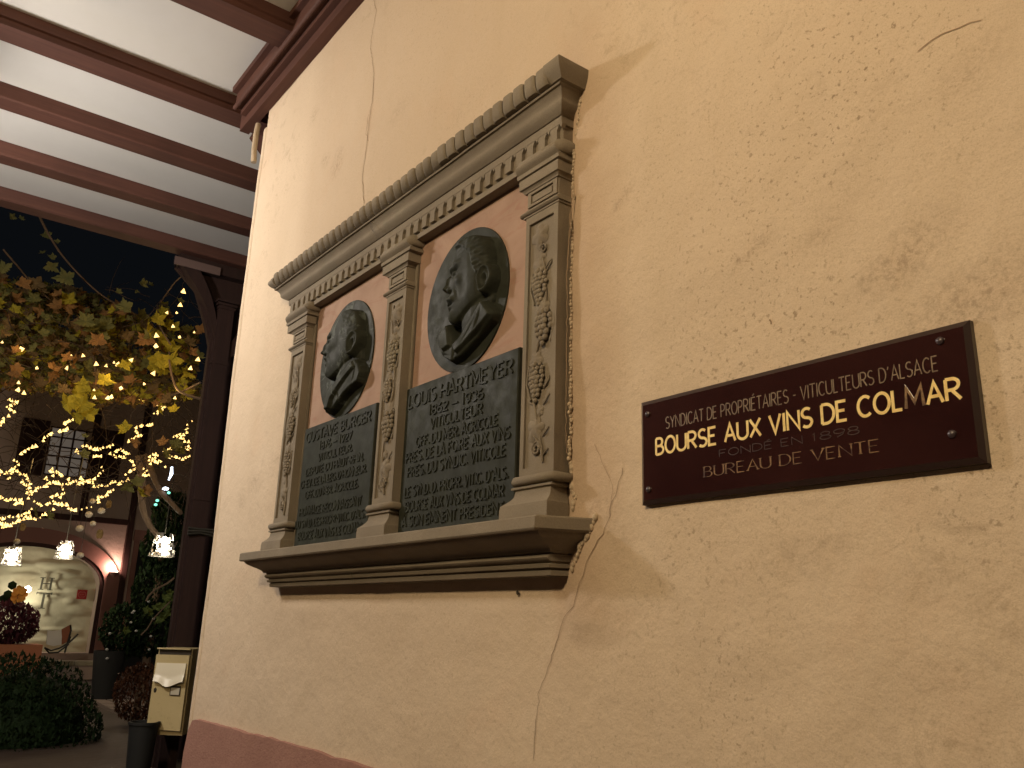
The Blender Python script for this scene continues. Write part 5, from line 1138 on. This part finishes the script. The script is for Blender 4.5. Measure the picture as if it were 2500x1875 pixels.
# orange shrub by the post, dark bin, low vine leaves
oc = at(340, 1690, 0, -8.2); OS = empty('rusty_shrub', (oc[0], oc[1], 0)); tag(OS, 'low rust brown shrub left of the mailbox', 'shrub')
M['rust'] = leafmat('rust_leaf', (.075, .030, .014), (.05, .02, .010), .1)
plant(OS, 'foliage', tuple(oc), .21, 2200, .022, M['rust'], flat=1.15, seed=31)['kind'] = 'stuff'; MB().tube([(oc[0], oc[1], 0), tuple(oc)], .03, 6).build('stem', M['bark'], OS)
nc = at(352, 1768, 0, -5.65); BN = empty('dark_bin', (nc[0], nc[1], 0)); tag(BN, 'dark green tapered bin standing below the mailbox', 'bin')
mb = MB(); mb.lathe([(0, GZ), (.065, GZ), (.083, nc[2]), (.090, nc[2]), (.090, nc[2] + .015), (.078, nc[2] + .015), (.072, nc[2] - .05), (0, nc[2] - .05)], (nc[0], nc[1], 0), 20); mb.build('body', M['pot'], BN, 40)
LC = empty('low_climber', tuple(at(395, 1490, 0, -7.2))); tag(LC, 'sparse green climber hanging low against the timber post', 'plant')
M['leaf_mid'] = leafmat('leaf_mid', (.10, .13, .035), (.07, .10, .03), .25); mg = vleaf('leaf', 77); mg.materials.append(M['leaf_mid'])
def D4(a, b): return (250 + a / 6.38, 1380 + b / 6.38)
for a, b, s in ((980, 510, .04), (1060, 520, .04), (1050, 430, .035), (920, 650, .05), (850, 660, .04), (740, 740, .045), (690, 700, .04), (360, 1020, .045), (1000, 740, .05), (950, 790, .05), (900, 850, .045), (1010, 620, .04)):
    c = at(*D4(a, b), 0, -7.2 - rnd.random() * .3); o = bpy.data.objects.new('leaf', mg); COL.objects.link(o); o.parent = LC; o.location = Vector(c) - LC.location; o.scale = (s, s, s); o.rotation_euler = (rnd.gauss(0, .4), rnd.gauss(0, .6), PI / 2 + rnd.gauss(0, .4))
MB().tube([tuple(at(*D4(a, b), 0, -7.2)) for a, b in ((1120, 200), (1000, 290), (820, 380), (720, 480), (680, 560))], .008, 5).build('stem', M['bark'], LC, 60)
MB().tube([tuple(at(*D4(a, b), 0, -7.2)) for a, b in ((1060, 560), (920, 700), (780, 850), (700, 990), (600, 1090))], .005, 5).build('stem', M['bark'], LC, 60)
# band of cobbles in the path
CB = empty('cobble_band', (-10, 2, 0)); tag(CB, kind='structure')
a_ = at(215, 1712, 2, .0); 
for i in range(26):
    for j in range(3):
        t_ = i / 26; ca_ = at(215, 1706, 2, GZ); cb_ = at(372, 1772, 2, GZ); dr_ = (cb_ - ca_); p = Vector((ca_[0] + dr_[0] * t_, ca_[1] + dr_[1] * t_ + j * .16, GZ)); mb = MB()
        me_ = bpy.data.meshes.get('cobble') or mb.box(-.16, .16, -.07, .07, -.02, .03).mesh('cobble'); me_.name = 'cobble'
        o = bpy.data.objects.new('cobble', me_); COL.objects.link(o); o.parent = CB; o.location = p - CB.location + Vector((0, 0, rnd.uniform(-.008, .008)))
        if not me_.materials: me_.materials.append(M['cobble'])
# ------------------------------------------------------------------ lamps of the place and added fill lights
def globe(name, loc, r, key, label):
    pw_, col = LAMPS[key]; G_ = empty(name, loc); tag(G_, label, 'lamp')
    em = emit(key + '_globe_glass', col, pw_); mb = MB(); mb.ball((0, 0, 0), r, 2); rot_parent_link('glass_globe', mb.mesh('globe', 80), em, G_)
    mb = MB(); mb.lathe([(0, .07), (.05, .07), (.06, .0), (.05, -.01)], (0, 0, r * .95), 16); mb.tube([(0, 0, r), (0, 0, HZ + .085 - loc[2])], .008, 6); rot_parent_link('ceiling_rod', mb.mesh('rod', 40), M['iron'], G_)
    mb = MB(); mb.lathe([(.0, r + .012), (r * 1.15, r - .01), (r * 1.17, r - .014), (0, r + .004)], (0, 0, 0), 24); rot_parent_link('added_shade_cap', mb.mesh('cap', 40), M['iron'], G_)  # cap added to keep the globe's light off the ceiling
globe('globe_lamp', (-4.25, -1.6, 3.36), .12, 'main', 'white glass globe lamp hanging from the passage ceiling by the courtyard end')
globe('globe_lamp', (-.55, -2.7, 3.45), .15, 'near', 'unseen amber globe lamp added as fill light in the passage')  # fill lamp out of view, added to brighten the wall
def point(name, loc, e, col, r=.03):
    l = bpy.data.lights.new(name, 'POINT'); l.energy = e; l.color = col; l.shadow_soft_size = r; o = bpy.data.objects.new(name, l); COL.objects.link(o); o.location = loc; return o
# floodlight on the ledge that washes the rubble wall, and the wall uplight right of the arch
fl_ = Vector((XW + .28, 1.08, 1.93)); FS = empty('floodlight', tuple(fl_)); tag(FS, 'small bright floodlight washing the rubble wall, half hidden by the orange flower', 'lamp')
MB().ball(tuple(fl_), (.03, .05, .05), 2).build('lens', M['spot'], FS, 80); point('flood', (XW + .34, 1.08, 1.90), 9, (1, .93, .70), .04)
UL = empty('wall_uplight', (XF + .08, 2.25, 2.26)); tag(UL, 'half round wall light glowing upward beside the arch', 'lamp')
mb = MB(); mb.lathe([(.01, -.05), (.06, -.02), (.075, .02), (.07, .02)], (XF + .09, 2.26, 2.24), 16); mb.build('shade', M['pinkstone'], UL, 40)
MB().ball((XF + .10, 2.26, 2.27), (.05, .06, .02), 2).build('lens', M['uplens'], UL, 80); point('uplight', (XF + .13, 2.22, 2.34), 12, (1, .62, .48), .03)
# added point lights for the glow of the strings; the farthest brighten the facade
for u, v, X, e in ((290, 905, -7.5, 2.4), (400, 860, -7.2, 2.8), (150, 900, -7.6, 1.8), (420, 960, -7.3, 1.6), (200, 1030, -8.2, 1.5), (60, 1000, -9.6, 3.0), (250, 1150, -10.2, 9.0), (100, 1120, -10.4, 11.0), (380, 1120, -8.4, 1.0), (30, 850, -7.9, .7), (330, 1000, -10.2, 5)):
    point('string_glow', tuple(at(u, v, 0, X)), e, (1, .62, .24), .05)
for u, v, X, e in ((30, 1357, -10.5, 10.0), (159, 1342, -10.5, 10.0), (399, 1330, -9.0, 4.0)): point('pendant_glow', tuple(at(u, v, 0, X) + np.array([.16, 0, -.02])), e, (1, .86, .66), .05)
